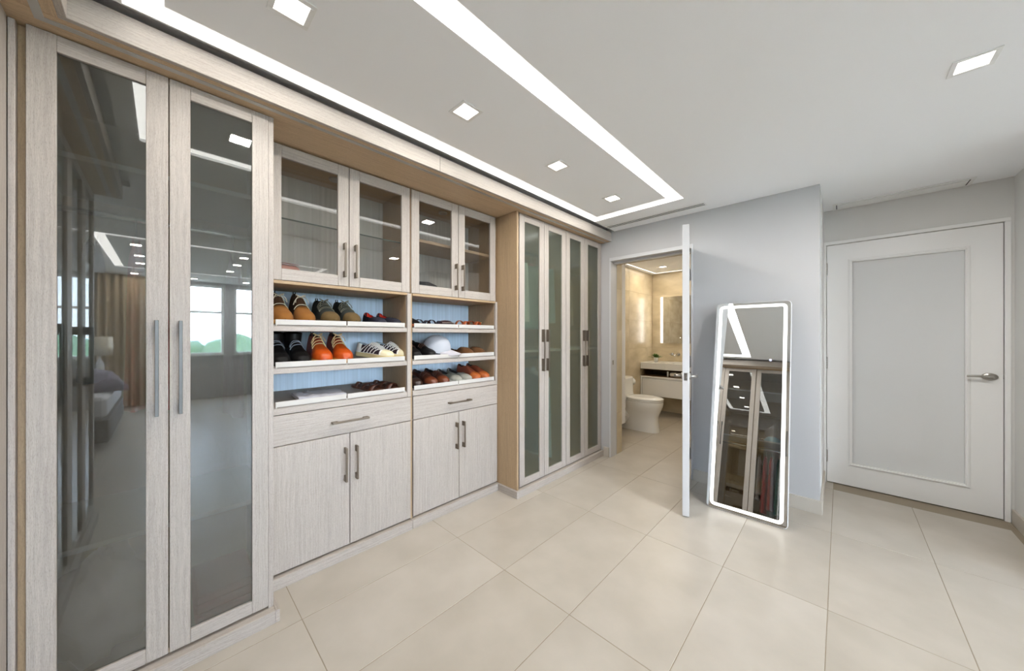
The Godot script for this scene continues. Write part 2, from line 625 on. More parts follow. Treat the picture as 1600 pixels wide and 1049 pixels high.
func ceiling_things():
	cove("recessed rectangular light frame glowing around the ceiling panel beside the closet", FRAME_A, INNER_A)
	cove("glowing light frame in the bedroom ceiling, seen mirrored in the wardrobe glass", FRAME_B, INNER_B)
	downlight(-1.342, -0.303, "square downlight cut by the top edge of the picture")
	downlight(-1.342, -1.05, "square downlight above the left half of the shoe shelves, second in the row")
	downlight(-1.338, -1.806, "square downlight above the right half of the shoe shelves, third in the row")
	downlight(-1.334, -2.548, "square downlight nearest the bathroom doorway in the closet ceiling row")
	downlight(0.391, -2.314, "lone square downlight in front of the entry door", "", CEIL, 2.2)
	var g := "bedroom downlights seen only in reflections"
	var dl := []
	for w in ["left", "right"]:
		for n in ["nearest", "second from", "third from"]:
			dl.append("bedroom downlight mirrored in the %s smoky wardrobe pane, %s the closet" % [w, n])
	dl.insert(3, "bedroom downlight mirrored just above the curtain in the smoky wardrobe glass")
	dl.append("bedroom downlight mirrored above the wider mirrored window in the smoky glass")
	dl.append("bedroom downlight mirrored above the narrower mirrored window in the smoky glass")
	var k := 0
	for p in [[2.41, 0.245], [3.22, 0.245], [3.95, 0.26], [5.3, 0.38], [2.37, -0.803], [3.06, -0.803], [3.83, -0.8], [5.3, -0.405], [5.25, -1.21]]:
		downlight(p[0], p[1], dl[k], g)
		k += 1
	# air slots
	var o := thing("air_diffuser", "long slim air slot in the ceiling above the bathroom doorway", "vent", V(-1.3, CEIL, -3.2))
	boxes(o, "vent_frame", M.white, [[V(-0.43, -0.003, -0.045), V(0.47, 0, -0.025)], [V(-0.43, -0.003, -0.006), V(0.47, 0, 0.006)], [V(-0.43, -0.003, 0.025), V(0.47, 0, 0.045)], [V(-0.44, -0.003, -0.045), V(-0.43, 0, 0.045)], [V(0.47, -0.003, -0.045), V(0.48, 0, 0.045)]])
	part(o, "slot", M.dark, V(-0.43, -0.0015, -0.025), V(0.47, -0.0003, -0.006), 1, 0.0)
	part(o, "slot", M.dark, V(-0.43, -0.0015, 0.006), V(0.47, -0.0003, 0.025), 1, 0.0)
	o = thing("air_grille", "white flush air grille in the alcove ceiling above the entry door", "vent", V(0.32, CEIL, -4.08))
	part(o, "vent_frame", M.white, V(-0.37, -0.006, -0.085), V(0.37, 0, 0.095), 0, 0.002)
	part(o, "blade", M.white, V(-0.338, -0.012, -0.06), V(0.338, -0.007, 0.07), 0, 0.002)
	part(o, "slot", M.dark, V(-0.348, -0.0065, -0.06), V(-0.342, -0.0055, 0.07), 0, 0.0)
	part(o, "slot", M.dark, V(0.342, -0.0065, -0.06), V(0.348, -0.0055, 0.07), 0, 0.0)


# ------------------------------------------------------------------ closet units (front towards +x, width along z)
func handle(par: Node3D, at: Vector3, length: float, axis: int, foot: float, m: Material = null):
	var st := begin()
	var u := Vector3.ZERO
	u[axis] = length / 2
	var w := Vector3.ZERO
	w[3 - axis] = 0.0055
	add_box(st, -u - w + V(0.029, 0, 0), u + w + V(0.036, 0, 0), 0.001, axis)
	for s in [-1.0, 1.0]:
		var lo := Vector3.ZERO
		lo[axis] = s * length / 2
		var hi := Vector3.ZERO
		hi[axis] = s * (length / 2 - foot)
		add_box(st, lo.min(hi) - w * 0.9, lo.max(hi) + w * 0.9 + V(0.03, 0, 0), 0.0008, axis)
	put(par, "handle", st.commit(), m if m else M.metal, at)


func glass_door(par: Node3D, z0: float, z1: float, y0: float, y1: float, pane: Material, rail := 0.056, stile := 0.06, x := 0.0, etched := false) -> Node3D:
	var d := sub(par, "door", V(x, y0, z0))
	part(d, "stile", M.oak, V(x - 0.02, y0, z0), V(x, y1, z0 + stile), 1)
	part(d, "stile", M.oak, V(x - 0.02, y0, z1 - stile), V(x, y1, z1), 1)
	part(d, "rail", M.oak, V(x - 0.02, y0, z0 + stile + 0.0004), V(x - 0.0002, y0 + rail, z1 - stile - 0.0004), 2)
	part(d, "rail", M.oak, V(x - 0.02, y1 - rail, z0 + stile + 0.0004), V(x - 0.0002, y1, z1 - stile - 0.0004), 2)
	part(d, "glass_pane", pane, V(x - 0.0135, y0 + rail - 0.006, z0 + stile - 0.006), V(x - 0.0095, y1 - rail + 0.006, z1 - stile + 0.006), 1, 0.0)
	if etched:
		# the etched inner face of the smoky glass
		part(d, "etched_film", M.etch, V(x - 0.017, y0 + rail - 0.006, z0 + stile - 0.006), V(x - 0.0145, y1 - rail + 0.006, z1 - stile + 0.006), 1, 0.0)
	return d


func left_wardrobe():
	var o := thing("tall_wardrobe", "tall oak wardrobe with two smoky glass doors at the picture's left edge", "wardrobe", V(-1.893, 0, -0.355))
	part(o, "side_panel", M.oak, V(-0.6, 0.058, 0), V(-0.004, 2.335, 0.02))
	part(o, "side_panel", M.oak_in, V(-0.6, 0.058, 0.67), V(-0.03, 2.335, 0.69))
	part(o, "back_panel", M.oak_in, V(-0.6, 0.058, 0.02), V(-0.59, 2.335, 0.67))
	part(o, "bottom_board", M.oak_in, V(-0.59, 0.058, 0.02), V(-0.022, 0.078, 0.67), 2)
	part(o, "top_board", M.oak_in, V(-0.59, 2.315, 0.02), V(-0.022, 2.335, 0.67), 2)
	part(o, "plinth", M.oak, V(-0.59, 0, 0), V(0.035, 0.058, 0.69), 2)
	part(o, "plinth_end", M.oak, V(-0.194, 0, -0.017), V(0.035, 0.058, -0.0002), 0)
	part(o, "filler_panel", M.oak, V(-0.06, 0.058, 0.6715), V(-0.035, 2.335, 0.688))
	part(o, "filler_panel", M.oak, V(-0.06, 0.058, 0.689), V(-0.004, 2.335, 0.7035))
	part(o, "filler_panel", M.oak, V(0.0, 0.058, 0.7037), V(0.136, 2.335, 0.722))
	var a := glass_door(o, 0.3445, 0.669, 0.07, 2.333, M.smoke, 0.056, 0.06, 0.0, true)
	handle(a, V(0, 1.195, 0.3755), 0.367, 1, 0.05, M.gunmetal)
	var b := glass_door(o, 0.0208, 0.3415, 0.07, 2.333, M.smoke, 0.056, 0.06, 0.0, true)
	handle(b, V(0, 1.195, 0.3105), 0.367, 1, 0.05, M.gunmetal)
	for y in [0.55, 1.94]:
		part(o, "shelf", M.lip, V(-0.58, y, 0.021), V(-0.04, y + 0.02, 0.669), 2)
	var st := begin()
	tube(st, [V(-0.3, 1.82, 0.02), V(-0.3, 1.82, 0.67)], 0.012)
	put(o, "clothes_rail", done(st), M.chrome)


func right_wardrobe():
	var o := thing("tall_wardrobe", "tall oak wardrobe with four frosted glass doors beside the bathroom doorway", "wardrobe", V(-1.893, 0, -3.37))
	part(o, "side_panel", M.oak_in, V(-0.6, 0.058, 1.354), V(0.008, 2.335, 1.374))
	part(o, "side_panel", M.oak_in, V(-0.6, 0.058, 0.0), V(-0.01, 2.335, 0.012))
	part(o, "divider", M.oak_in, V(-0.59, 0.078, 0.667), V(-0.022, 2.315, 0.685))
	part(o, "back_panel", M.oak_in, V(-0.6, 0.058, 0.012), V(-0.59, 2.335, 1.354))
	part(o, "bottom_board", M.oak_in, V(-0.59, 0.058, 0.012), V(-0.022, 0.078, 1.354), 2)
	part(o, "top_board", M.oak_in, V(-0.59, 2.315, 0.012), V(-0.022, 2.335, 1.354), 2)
	part(o, "plinth", M.oak, V(-0.59, 0, 0.0), V(0.028, 0.058, 1.374), 2)
	part(o, "plinth_end", M.oak, V(-0.194, 0, 1.3742), V(0.028, 0.058, 1.392), 0)
	var zs := [[0.0125, 0.346], [0.350, 0.673], [0.679, 1.008], [1.012, 1.333]]
	for k in 4:
		var d := glass_door(o, zs[k][0], zs[k][1], 0.068, 2.33, M.frost, 0.058, 0.062)
		var zz: float = (zs[k][1] - 0.03) if k % 2 == 0 else (zs[k][0] + 0.03)
		handle(d, V(0, 1.19, zz), 0.367, 1, 0.11)
	for s in [[0.013, 0.667], [0.685, 1.353]]:
		part(o, "shelf", M.lip, V(-0.58, 1.172, s[0]), V(-0.05, 1.192, s[1]), 2)
	var st := begin()
	for y in [2.12, 1.1]:
		tube(st, [V(-0.3, y, 0.013), V(-0.3, y, 0.667)], 0.012)
		tube(st, [V(-0.3, y, 0.685), V(-0.3, y, 1.353)], 0.012)
	put(o, "clothes_rail", done(st), M.chrome)


func bay(z0: float, W: float, k: int):
	var o := thing("shoe_cabinet", ["oak cabinet with open shoe shelves, wider unit next to the smoky glass wardrobe", "oak cabinet with open shoe shelves, unit next to the four door frosted wardrobe"][k], "cabinet", V(-2.113, 0, z0))
	var D := -0.38
	var lw := 0.026 if k == 0 else 0.02
	# carcass; local z runs 0 .. W
	var r0 := lw if k == 0 else 0.022          # inner face at the low z end
	var r1 := W - (0.02 if k == 0 else 0.012)  # inner face at the high z end
	if k == 0:
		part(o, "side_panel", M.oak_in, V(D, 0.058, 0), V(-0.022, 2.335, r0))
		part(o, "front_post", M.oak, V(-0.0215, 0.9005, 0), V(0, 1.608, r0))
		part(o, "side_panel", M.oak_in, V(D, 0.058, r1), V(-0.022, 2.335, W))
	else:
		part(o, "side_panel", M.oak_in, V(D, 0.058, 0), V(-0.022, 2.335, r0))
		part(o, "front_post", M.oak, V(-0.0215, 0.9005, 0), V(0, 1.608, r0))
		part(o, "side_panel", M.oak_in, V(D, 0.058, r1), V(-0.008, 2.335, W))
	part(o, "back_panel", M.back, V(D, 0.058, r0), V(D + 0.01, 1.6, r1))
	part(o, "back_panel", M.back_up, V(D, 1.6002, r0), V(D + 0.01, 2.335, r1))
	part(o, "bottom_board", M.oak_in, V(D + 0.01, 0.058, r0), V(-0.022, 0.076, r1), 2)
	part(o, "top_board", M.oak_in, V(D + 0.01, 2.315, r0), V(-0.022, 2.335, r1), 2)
	part(o, "plinth", M.oak, V(D + 0.01, 0, 0), V(0.024, 0.058, W), 2)
	part(o, "shelf", M.oak_in, V(D + 0.01, 1.594, r0 + 0.0005), V(-0.001, 1.611, r1), 2)
	part(o, "shelf", M.oak, V(D + 0.01, 0.902, r0 + 0.0005), V(-0.001, 0.936, r1), 2)
	part(o, "shelf", M.oak, V(D + 0.01, 1.343, r0 + 0.0005), V(-0.003, 1.37, r1), 2)
	part(o, "shelf", M.oak, V(D + 0.01, 1.117, r0 + 0.0005), V(-0.003, 1.145, r1), 2)
	for y in [0.942, 1.151, 1.376]:
		# slanted tray that lifts the heels, with a white lip in two lengths
		var t := sub(o, "shoe_tray", V(-0.006, y, r0))
		var st := begin()
		var ln := 0.36
		var s := sin(0.1)
		var n := V(0, cos(0.1), s)
		var q := [V(0, 0.0, 0.003), V(-ln, ln * s, 0.003), V(-ln, ln * s, r1 - r0 - 0.003), V(0, 0.0, r1 - r0 - 0.003)]
		var dn := V(0, -0.005, 0)
		tri(st, q[0], q[1], q[2], Vector3(s, cos(0.1), 0))
		tri(st, q[0], q[2], q[3], Vector3(s, cos(0.1), 0))
		tri(st, q[0] + dn, q[1] + dn, q[2] + dn, Vector3(-s, -cos(0.1), 0))
		tri(st, q[0] + dn, q[2] + dn, q[3] + dn, Vector3(-s, -cos(0.1), 0))
		tri(st, q[0], q[3], q[3] + dn, Vector3.RIGHT)
		tri(st, q[0], q[3] + dn, q[0] + dn, Vector3.RIGHT)
		put(t, "tray_board", st.commit(), M.tray, V(-0.006, y, r0))
		var mid := (r0 + r1) / 2 + (0.012 if k == 0 else 0.0)
		for e in [[r0 + 0.018, mid - 0.003], [mid + 0.003, r1 - 0.012]]:
			part(t, "shelf_lip", M.lip, V(-0.0055, y + 0.001, e[0]), V(0.0, y + 0.029, e[1]), 2, 0.001)
		for zz in [r0 + 0.022, mid, r1 - 0.016]:
			part(t, "lip_bracket", M.lip, V(-0.0045, y - 0.006, zz - 0.0025), V(-0.0005, y + 0.004, zz + 0.0025), 2, 0.0005)
	# upper part
	var zs := [[0.007, 0.404], [0.408, 0.808]] if k == 0 else [[0.022, 0.411], [0.415, 0.811]]
	for j in 2:
		var d := glass_door(o, zs[j][0], zs[j][1], 1.613, 2.327, M.clear, 0.062)
		var zz: float = (zs[j][1] - 0.031) if j == 0 else (zs[j][0] + 0.029)
		handle(d, V(0, 1.765, zz), 0.2, 1, 0.035)
	if k == 0:
		part(o, "glass_shelf", M.shelf_glass, V(D + 0.012, 1.949, r0 + 0.001), V(-0.045, 1.957, r1 - 0.001), 2, 0.0)
		part(o, "glass_shelf_edge", M.shelf_edge, V(-0.0449, 1.949, r0 + 0.001), V(-0.0435, 1.957, r1 - 0.001), 2, 0.0)
	else:
		part(o, "shelf", M.oak_in, V(D + 0.012, 1.99, r0 + 0.001), V(-0.045, 2.012, r1 - 0.001), 2)
	var pk := put(o, "puck_light", lathe([[0.0, 0.0], [0.034, 0.0], [0.036, -0.004], [0.034, -0.01], [0.028, -0.01], [0.028, -0.006], [0.0, -0.006]], 24), M.alu, V(-0.19, 2.315, W / 2 + 0.02))
	# drawer and doors below
	var a: float = 0.001 if k == 0 else -0.004
	var bz := W if k == 0 else W - 0.017
	if k == 1:
		a = 0.003
	var mz: float = (zs[0][1] + zs[1][0]) / 2 - 0.005
	var dr := sub(o, "drawer", V(0, 0.738, a))
	part(dr, "drawer_front", M.oak, V(-0.02, 0.738, a), V(0, 0.898, bz), 2)
	handle(dr, V(0, 0.814, mz), 0.209, 2, 0.03)
	for j in 2:
		var za: float = a if j == 0 else mz + 0.002
		var zb: float = mz - 0.002 if j == 0 else bz
		var d := sub(o, "door", V(0, 0.07, za))
		part(d, "door_panel", M.oak, V(-0.02, 0.07, za), V(0, 0.734, zb), 1)
		handle(d, V(0, 0.556, mz + (-0.034 if j == 0 else 0.03)), 0.2, 1, 0.035)


func rear_wardrobe():
	# stands behind the camera and shows only in the leaning mirror and the wardrobe glass; local +x is the world's -z
	for k in 2:
		var o := thing("glass_wardrobe", ["oak wardrobe mirrored at the left side of the leaning mirror, its two doors paired", "oak wardrobe mirrored at the right side of the leaning mirror, with clothes inside"][k], "wardrobe", V(-1.756 + k * 0.898, 0, 0.352))
		o.rotation_degrees.y = 90
		var W := 0.896
		part(o, "side_panel", M.oak_in, V(-0.6, 0.058, 0), V(-0.022, 2.335, 0.018))
		part(o, "side_panel", M.oak_in, V(-0.6, 0.058, W - 0.018), V(-0.022, 2.335, W))
		part(o, "back_panel", M.oak_in, V(-0.6, 0.058, 0.018), V(-0.59, 2.335, W - 0.018))
		part(o, "bottom_board", M.oak_in, V(-0.59, 0.058, 0.018), V(-0.022, 0.078, W - 0.018), 2)
		part(o, "top_board", M.oak_in, V(-0.59, 2.315, 0.018), V(-0.022, 2.335, W - 0.018), 2)
		part(o, "plinth", M.oak, V(-0.59, 0, 0.0), V(0.02, 0.058, W), 2)
		for y in [1.18, 1.96]:
			part(o, "shelf", M.lip, V(-0.58, y, 0.019), V(-0.07, y + 0.02, W - 0.019), 2)
		var st := begin()
		tube(st, [V(-0.3, 1.1, 0.018), V(-0.3, 1.1, W - 0.018)], 0.012)
		put(o, "clothes_rail", done(st), M.chrome)
		for j in 2:
			var z0 := 0.004 + j * 0.447
			var d := glass_door(o, z0, z0 + 0.443, 0.068, 2.33, M.smoke)
			handle(d, V(0, 1.19, z0 + (0.413 if j == 0 else 0.03)), 0.367, 1, 0.05, M.gunmetal)


# ------------------------------------------------------------------ doors
func lever(par: Node3D, n: String, at: Vector3, out: Vector3, along: Vector3, oval := false):
	# rose, neck and lever of one piece
	var st := begin()
	var up := Vector3.UP
	var side := out.cross(up).normalized()
	var rings := []
	for p in [[0.0, 0.026], [0.006, 0.026], [0.009, 0.022], [0.0092, 0.01], [0.045, 0.009]]:
		var ring := []
		for j in 20:
			var a := TAU * j / 20
			var k := 1.45 if oval and p[1] > 0.015 else 1.0
			ring.append(out * p[0] + (side * cos(a) * k + up * sin(a)) * p[1])
		rings.append(ring)
	loft(st, rings)
	rings = []
	for i in 9:
		var t := i / 8.0
		var ring := []
		var c := out * 0.05 + along * (-0.008 + 0.115 * t) + up * 0.004 * sin(t * 3.0)
		var h := lerpf(0.010, 0.007, t)
		var w := lerpf(0.008, 0.005, t)
		for j in 12:
			var a := TAU * j / 12
			ring.append(c + up * sin(a) * h + out * cos(a) * w)
		rings.append(ring)
	loft(st, rings)
	put(par, n, done(st), M.nickel, at)


func hinge(par: Node3D, at: Vector3, h := 0.1):
	var st := begin()
	for s in 5:
		var y0 := -h / 2 + s * h / 5
		tube(st, [V(0, y0 + 0.0006, 0), V(0, y0 + h / 5 - 0.0006, 0)], 0.0062, 10)
	tube(st, [V(0, -h / 2 - 0.005, 0), V(0, -h / 2, 0)], 0.004, 8)
	tube(st, [V(0, h / 2, 0), V(0, h / 2 + 0.005, 0)], 0.004, 8)
	put(par, "hinge", done(st), M.nickel, at)


func doors():
	# bathroom door, swung open into the closet; local +x runs from the hinge to the lock
	var o := struct("door_1", "white flush bathroom door standing open, seen almost edge on", V(-1.005, 0.008, -3.4))
	var d := V(0.2804, 0, 0.9599)
	o.basis = Basis(d, Vector3.UP, d.cross(Vector3.UP))
	# local +z: d x up = (-0.96, 0, 0.28): towards the doorway
	part(o, "leaf", M.white_dimmed, V(0, 0, 0), V(0.79, 2.118, 0.045), 1, 0.002)
	part(o, "latch_plate", M.nickel, V(0.7895, 0.985, 0.011), V(0.7912, 1.04, 0.034), 1, 0.0004)
	part(o, "latch_bolt", M.chrome, V(0.791, 1.004, 0.017), V(0.797, 1.021, 0.028), 1, 0.002)
	lever(o, "lever_handle", V(0.73, 1.012, 0), V(0, 0, -1), V(-1, 0, 0))
	lever(o, "lever_handle", V(0.73, 1.012, 0.045), V(0, 0, 1), V(-1, 0, 0))
	for y in [0.22, 1.07, 1.875]:
		hinge(o, V(0.006, y, -0.004), 0.1)
	# frame
	var f := struct("trim_2", "white frame around the bathroom doorway")
	part(f, "head", M.white_dimmed, V(-1.8, 2.1235, -3.45), V(-0.968, 2.16, -3.365), 0, 0.002)
	part(f, "head_stop", M.white_dimmed, V(-1.785, 2.105, -3.5), V(-0.985, 2.1233, -3.44), 0, 0.002)
	part(f, "jamb", M.white_dimmed, V(-1.8, 0, -3.49), V(-1.783, 2.1232, -3.365), 1, 0.002)
	part(f, "jamb", M.white_dimmed, V(-0.985, 0, -3.49), V(-0.968, 2.1232, -3.365), 1, 0.002)
	part(f, "strike_plate", M.nickel, V(-1.7832, 1.0, -3.43), V(-1.782, 1.05, -3.405), 1, 0.0003)
	# entry door
	o = struct("door_2", "white entry door with one large frosted glass panel", V(-0.088, 0.008, -4.215))
	var W := 0.92
	var a := 0.16
	var b := 0.754
	var y0 := 0.2
	var y1 := 1.953
	boxes(o, "leaf", M.white, [[V(0, 0, 0), V(a, 2.118, 0.045)], [V(b, 0, 0), V(W, 2.118, 0.045)], [V(a, 0, 0), V(b, y0, 0.045)], [V(a, y1, 0), V(b, 2.118, 0.045)]])
	part(o, "glass_pane", M.entry_glass, V(a - 0.004, y0 - 0.004, 0.015), V(b + 0.004, y1 + 0.004, 0.03), 1, 0.0)
	# raised bead round the pane: two steps
	var st := begin()
	for e in [[0.0, 0.024, 0.051], [0.007, 0.017, 0.057]]:
		var i: float = e[0]
		var k: float = e[1]
		add_box(st, V(a - k, y0 - k, 0.03), V(a - i, y1 + k, e[2]), 0.0015)
		add_box(st, V(b + i, y0 - k, 0.03), V(b + k, y1 + k, e[2]), 0.0015)
		add_box(st, V(a - i, y0 - k, 0.03), V(b + i, y0 - i, e[2]), 0.0015)
		add_box(st, V(a - i, y1 + i, 0.03), V(b + i, y1 + k, e[2]), 0.0015)
	put(o, "moulding", st.commit(), M.white)
	lever(o, "lever_handle", V(0.862, 1.013, 0.045), V(0, 0, 1), V(-1, 0, 0), true)
	part(o, "latch_bolt", M.dark, V(W, 1.0, 0.02), V(W + 0.003, 1.03, 0.04), 1, 0.0)
	for y in [0.23, 1.067, 1.909]:
		hinge(o, V(-0.002, y, 0.051), 0.1)
	f = struct("trim_3", "white frame around the entry door")
	part(f, "head", M.white, V(-0.11, 2.131, -4.2), V(0.862, 2.158, -4.155), 0, 0.002)
	part(f, "jamb", M.white, V(-0.11, 0, -4.2), V(-0.0925, 2.1305, -4.155), 1, 0.002)
	part(f, "jamb", M.white, V(0.8365, 0, -4.2), V(0.862, 2.1305, -4.155), 1, 0.002)


# ------------------------------------------------------------------ leaning mirror
func rrect(w: float, h: float, r: float, z: float, y0 := 0.0) -> Array:
	var ring := []
	for c in [[w / 2 - r, h - r, 0.0], [-w / 2 + r, h - r, PI / 2], [-w / 2 + r, r, PI], [w / 2 - r, r, PI * 1.5]]:
		for j in 9:
			var a: float = c[2] + PI / 2 * j / 8
			ring.append(V(c[0] + cos(a) * r, y0 + c[1] + sin(a) * r, z))
	return ring


func floor_mirror():
	var o := thing("floor_mirror", "tall frameless floor mirror with a glowing white light band, leaning beside the doorway", "mirror", V(-0.501, 0.002, -2.927))
	o.basis = Basis(Vector3.UP, deg_to_rad(1.1)) * Basis(Vector3.RIGHT, deg_to_rad(-12.3))
	var w := 0.492
	var h := 1.622
	var st := begin()
	loft(st, [rrect(w, h, 0.03, -0.03), rrect(w, h, 0.03, -0.004), rrect(w - 0.006, h - 0.006, 0.028, -0.001, 0.003)])
	put(o, "frame", done(st), mat(c8(226, 227, 228), 0.3, 0.2))
	var pan := begin()
	var ring := rrect(w - 0.008, h - 0.008, 0.027, 0.0, 0.004)
	for j in range(1, ring.size() - 1):
		tri(pan, ring[0], ring[j], ring[j + 1], Vector3.BACK)
	put(o, "mirror_glass", pan.commit(), M.mirror)
	var led := begin()
	var outer := rrect(w - 0.046, h - 0.046, 0.034, 0.0006, 0.023)
	var inner := rrect(w - 0.092, h - 0.092, 0.012, 0.0006, 0.046)
	for j in outer.size():
		var k := (j + 1) % outer.size()
		tri(led, outer[j], outer[k], inner[j], Vector3.BACK)
		tri(led, inner[j], outer[k], inner[k], Vector3.BACK)
	put(o, "light_band", led.commit(), M.led_glow)
	for s in [-1.0, 1.0]:
		area(o, Vector2(0.023, h - 0.092), V(s * (w / 2 - 0.0345), h / 2, 0.002), 1.0 * 0.035 / PI, Color(1, 0.99, 0.97), Vector3.BACK)
		area(o, Vector2(w - 0.092, 0.023), V(0, h / 2 + s * (h / 2 - 0.0345), 0.002), 1.0 * 0.0092 / PI, Color(1, 0.99, 0.97), Vector3.BACK)
	var bt := begin()
	var rings := []
	for r in [0.0085, 0.0055]:
		var q := []
		for j in 20:
			q.append(V(cos(TAU * j / 20) * r, sin(TAU * j / 20) * r, 0.0006))
		rings.append(q)
	for j in 20:
		tri(bt, rings[0][j], rings[0][(j + 1) % 20], rings[1][j], Vector3.BACK)
		tri(bt, rings[1][j], rings[0][(j + 1) % 20], rings[1][(j + 1) % 20], Vector3.BACK)
	put(o, "touch_button_light", bt.commit(), glow(Color(0.75, 0.8, 1.0), 1.2), V(0.128, 1.16, 0))
	put(o, "touch_button_light", lathe([[0.0, 0.0005], [0.0042, 0.0005], [0.0042, 0.0009], [0.0, 0.0009]], 14), glow(Color(0.15, 0.25, 1.0), 1.0), V(0.128, 1.16, 0)).rotation_degrees.x = 90
	# easel leg
	var lg := begin()
	tube(lg, [V(-0.12, 1.1, -0.03), V(-0.12, 0.09, -0.36)], 0.011)
	tube(lg, [V(0.12, 1.1, -0.03), V(0.12, 0.09, -0.36)], 0.011)
	tube(lg, [V(-0.12, 0.1, -0.357), V(0.12, 0.1, -0.357)], 0.009)
	put(o, "easel_leg", done(lg), M.alu)


# ------------------------------------------------------------------ bathroom
func oval_ring(cx: float, y: float, back: float, front: float, half: float, n := 32, pw := 0.9) -> Array:
	# plan outline of a toilet: blunt at the back (-x), long oval at the front (+x)
	var r := []
	for j in n:
		var a := TAU * j / n
		var c := cos(a)
		var s := sin(a)
		var x: float = cx + (front if c > 0 else back) * signf(c) * pow(absf(c), pw)
		r.append(V(x, y, half * signf(s) * pow(absf(s), pw)))
	return r


func bathroom():
	var o := thing("toilet", "white one piece toilet in the bathroom beyond the open door", "toilet", V(-2.4, 0, -4.68))
	var st := begin()
	loft(st, [oval_ring(0.35, 0.0, 0.24, 0.285, 0.115, 32, 0.6), oval_ring(0.35, 0.03, 0.235, 0.28, 0.11, 32, 0.6), oval_ring(0.35, 0.14, 0.235, 0.265, 0.108, 32, 0.65), oval_ring(0.36, 0.22, 0.24, 0.262, 0.118, 32, 0.75), oval_ring(0.38, 0.28, 0.25, 0.27, 0.15), oval_ring(0.4, 0.34, 0.25, 0.272, 0.176), oval_ring(0.41, 0.39, 0.25, 0.272, 0.186), oval_ring(0.41, 0.415, 0.25, 0.268, 0.184)])
	put(o, "bowl", done(st), M.china)
	st = begin()
	for sd in [-1.0, 1.0]:
		tube(st, [V(0.06, 0.05, sd * 0.102), V(0.12, 0.06, sd * 0.108), V(0.2, 0.11, sd * 0.11), V(0.24, 0.18, sd * 0.108), V(0.2, 0.24, sd * 0.11), V(0.12, 0.26, sd * 0.1)], 0.032, 12)
	put(o, "trapway", done(st), M.china)
	st = begin()
	loft(st, [oval_ring(0.41, 0.416, 0.21, 0.266, 0.182), oval_ring(0.41, 0.42, 0.215, 0.272, 0.187), oval_ring(0.41, 0.43, 0.215, 0.272, 0.187), oval_ring(0.41, 0.434, 0.21, 0.267, 0.182)])
	put(o, "seat", done(st), M.china)
	st = begin()
	loft(st, [oval_ring(0.41, 0.436, 0.215, 0.27, 0.185), oval_ring(0.41, 0.44, 0.22, 0.275, 0.189), oval_ring(0.41, 0.452, 0.22, 0.275, 0.189), oval_ring(0.41, 0.464, 0.2, 0.255, 0.172), oval_ring(0.41, 0.47, 0.14, 0.18, 0.12)])
	put(o, "seat_lid", done(st), M.china)
	st = begin()
	loft(st, [oval_ring(0.12, 0.3, 0.12, 0.12, 0.15, 32, 0.5), oval_ring(0.115, 0.42, 0.112, 0.115, 0.17, 32, 0.42), oval_ring(0.11, 0.5, 0.106, 0.1, 0.185, 32, 0.4), oval_ring(0.105, 0.68, 0.1, 0.095, 0.195, 32, 0.4)])
	put(o, "tank", done(st), M.china)
	st = begin()
	loft(st, [oval_ring(0.105, 0.681, 0.103, 0.1, 0.2, 32, 0.4), oval_ring(0.105, 0.7, 0.103, 0.1, 0.2, 32, 0.4), oval_ring(0.105, 0.712, 0.09, 0.088, 0.19, 32, 0.45)])
	put(o, "tank_lid", done(st), M.china)
	put(o, "flush_button", lathe([[0.0, 0.0], [0.022, 0.0], [0.022, 0.005], [0.0, 0.006]], 18), M.chrome, V(0.105, 0.712, 0))
	o = thing("toilet_paper_roll", "white toilet paper roll on the stone wall behind the toilet", "toilet paper", V(-2.35, 0.6, -5.08))
	var rl := put(o, "paper", lathe([[0.02, -0.05], [0.055, -0.05], [0.055, 0.05], [0.02, 0.05], [0.02, -0.05]], 24), mat(c8(240, 240, 238), 0.9))
	rl.rotation_degrees = Vector3(90, 0, 0)
	st = begin()
	tube(st, [V(-0.06, 0.03, -0.07), V(-0.02, 0.03, -0.07), V(0.0, 0.0, -0.07), V(0, 0, 0.06)], 0.007)
	put(o, "holder", done(st), M.chrome)
	o = thing("linen_cabinet", "tall white wall cabinet just inside the bathroom doorway, only its side showing", "cabinet", V(-2.02, 0.28, -3.72))
	part(o, "body", M.white, V(-0.18, 0, -0.08), V(0.186, 2.02, 0.09), 1, 0.004)
	part(o, "door", M.white, V(-0.18, 0.004, -0.099), V(0.186, 2.016, -0.082), 1, 0.002)
	# vanity
	o = thing("vanity_cabinet", "white wall hung vanity drawer unit under the thick basin top", "cabinet", V(-1.65, 0.33, -5.8))
	var wood := mat(c8(112, 86, 58), 0.5)
	part(o, "body", M.white, V(-0.755, 0, -0.26), V(0.8, 0.32, 0.215), 0, 0.002)
	part(o, "frame_edge", M.white, V(-0.755, 0.296, 0.2155), V(0.8, 0.32, 0.24), 0, 0.002)
	part(o, "frame_edge", M.white, V(-0.755, 0.0, 0.2155), V(-0.728, 0.2955, 0.24), 1, 0.002)
	part(o, "drawer_front", M.white, V(-0.724, 0.002, 0.2155), V(0.02, 0.272, 0.238), 0, 0.003)
	part(o, "drawer_front", M.white, V(0.024, 0.002, 0.2155), V(0.798, 0.272, 0.238), 0, 0.003)
	part(o, "shelf_liner", wood, V(-0.75, 0.3203, -0.255), V(0.8, 0.326, 0.236), 0, 0.001)
	part(o, "shelf_back", wood, V(-0.755, 0.3263, -0.27), V(0.8, 0.437, -0.256), 0, 0.001)
	part(o, "shelf_side", wood, V(-0.755, 0.3263, -0.255), V(-0.74, 0.437, 0.1), 2, 0.001)
	o = thing("basin_top", "thick white rectangular basin top of the bathroom vanity", "sink", V(-1.65, 0.768, -5.8))
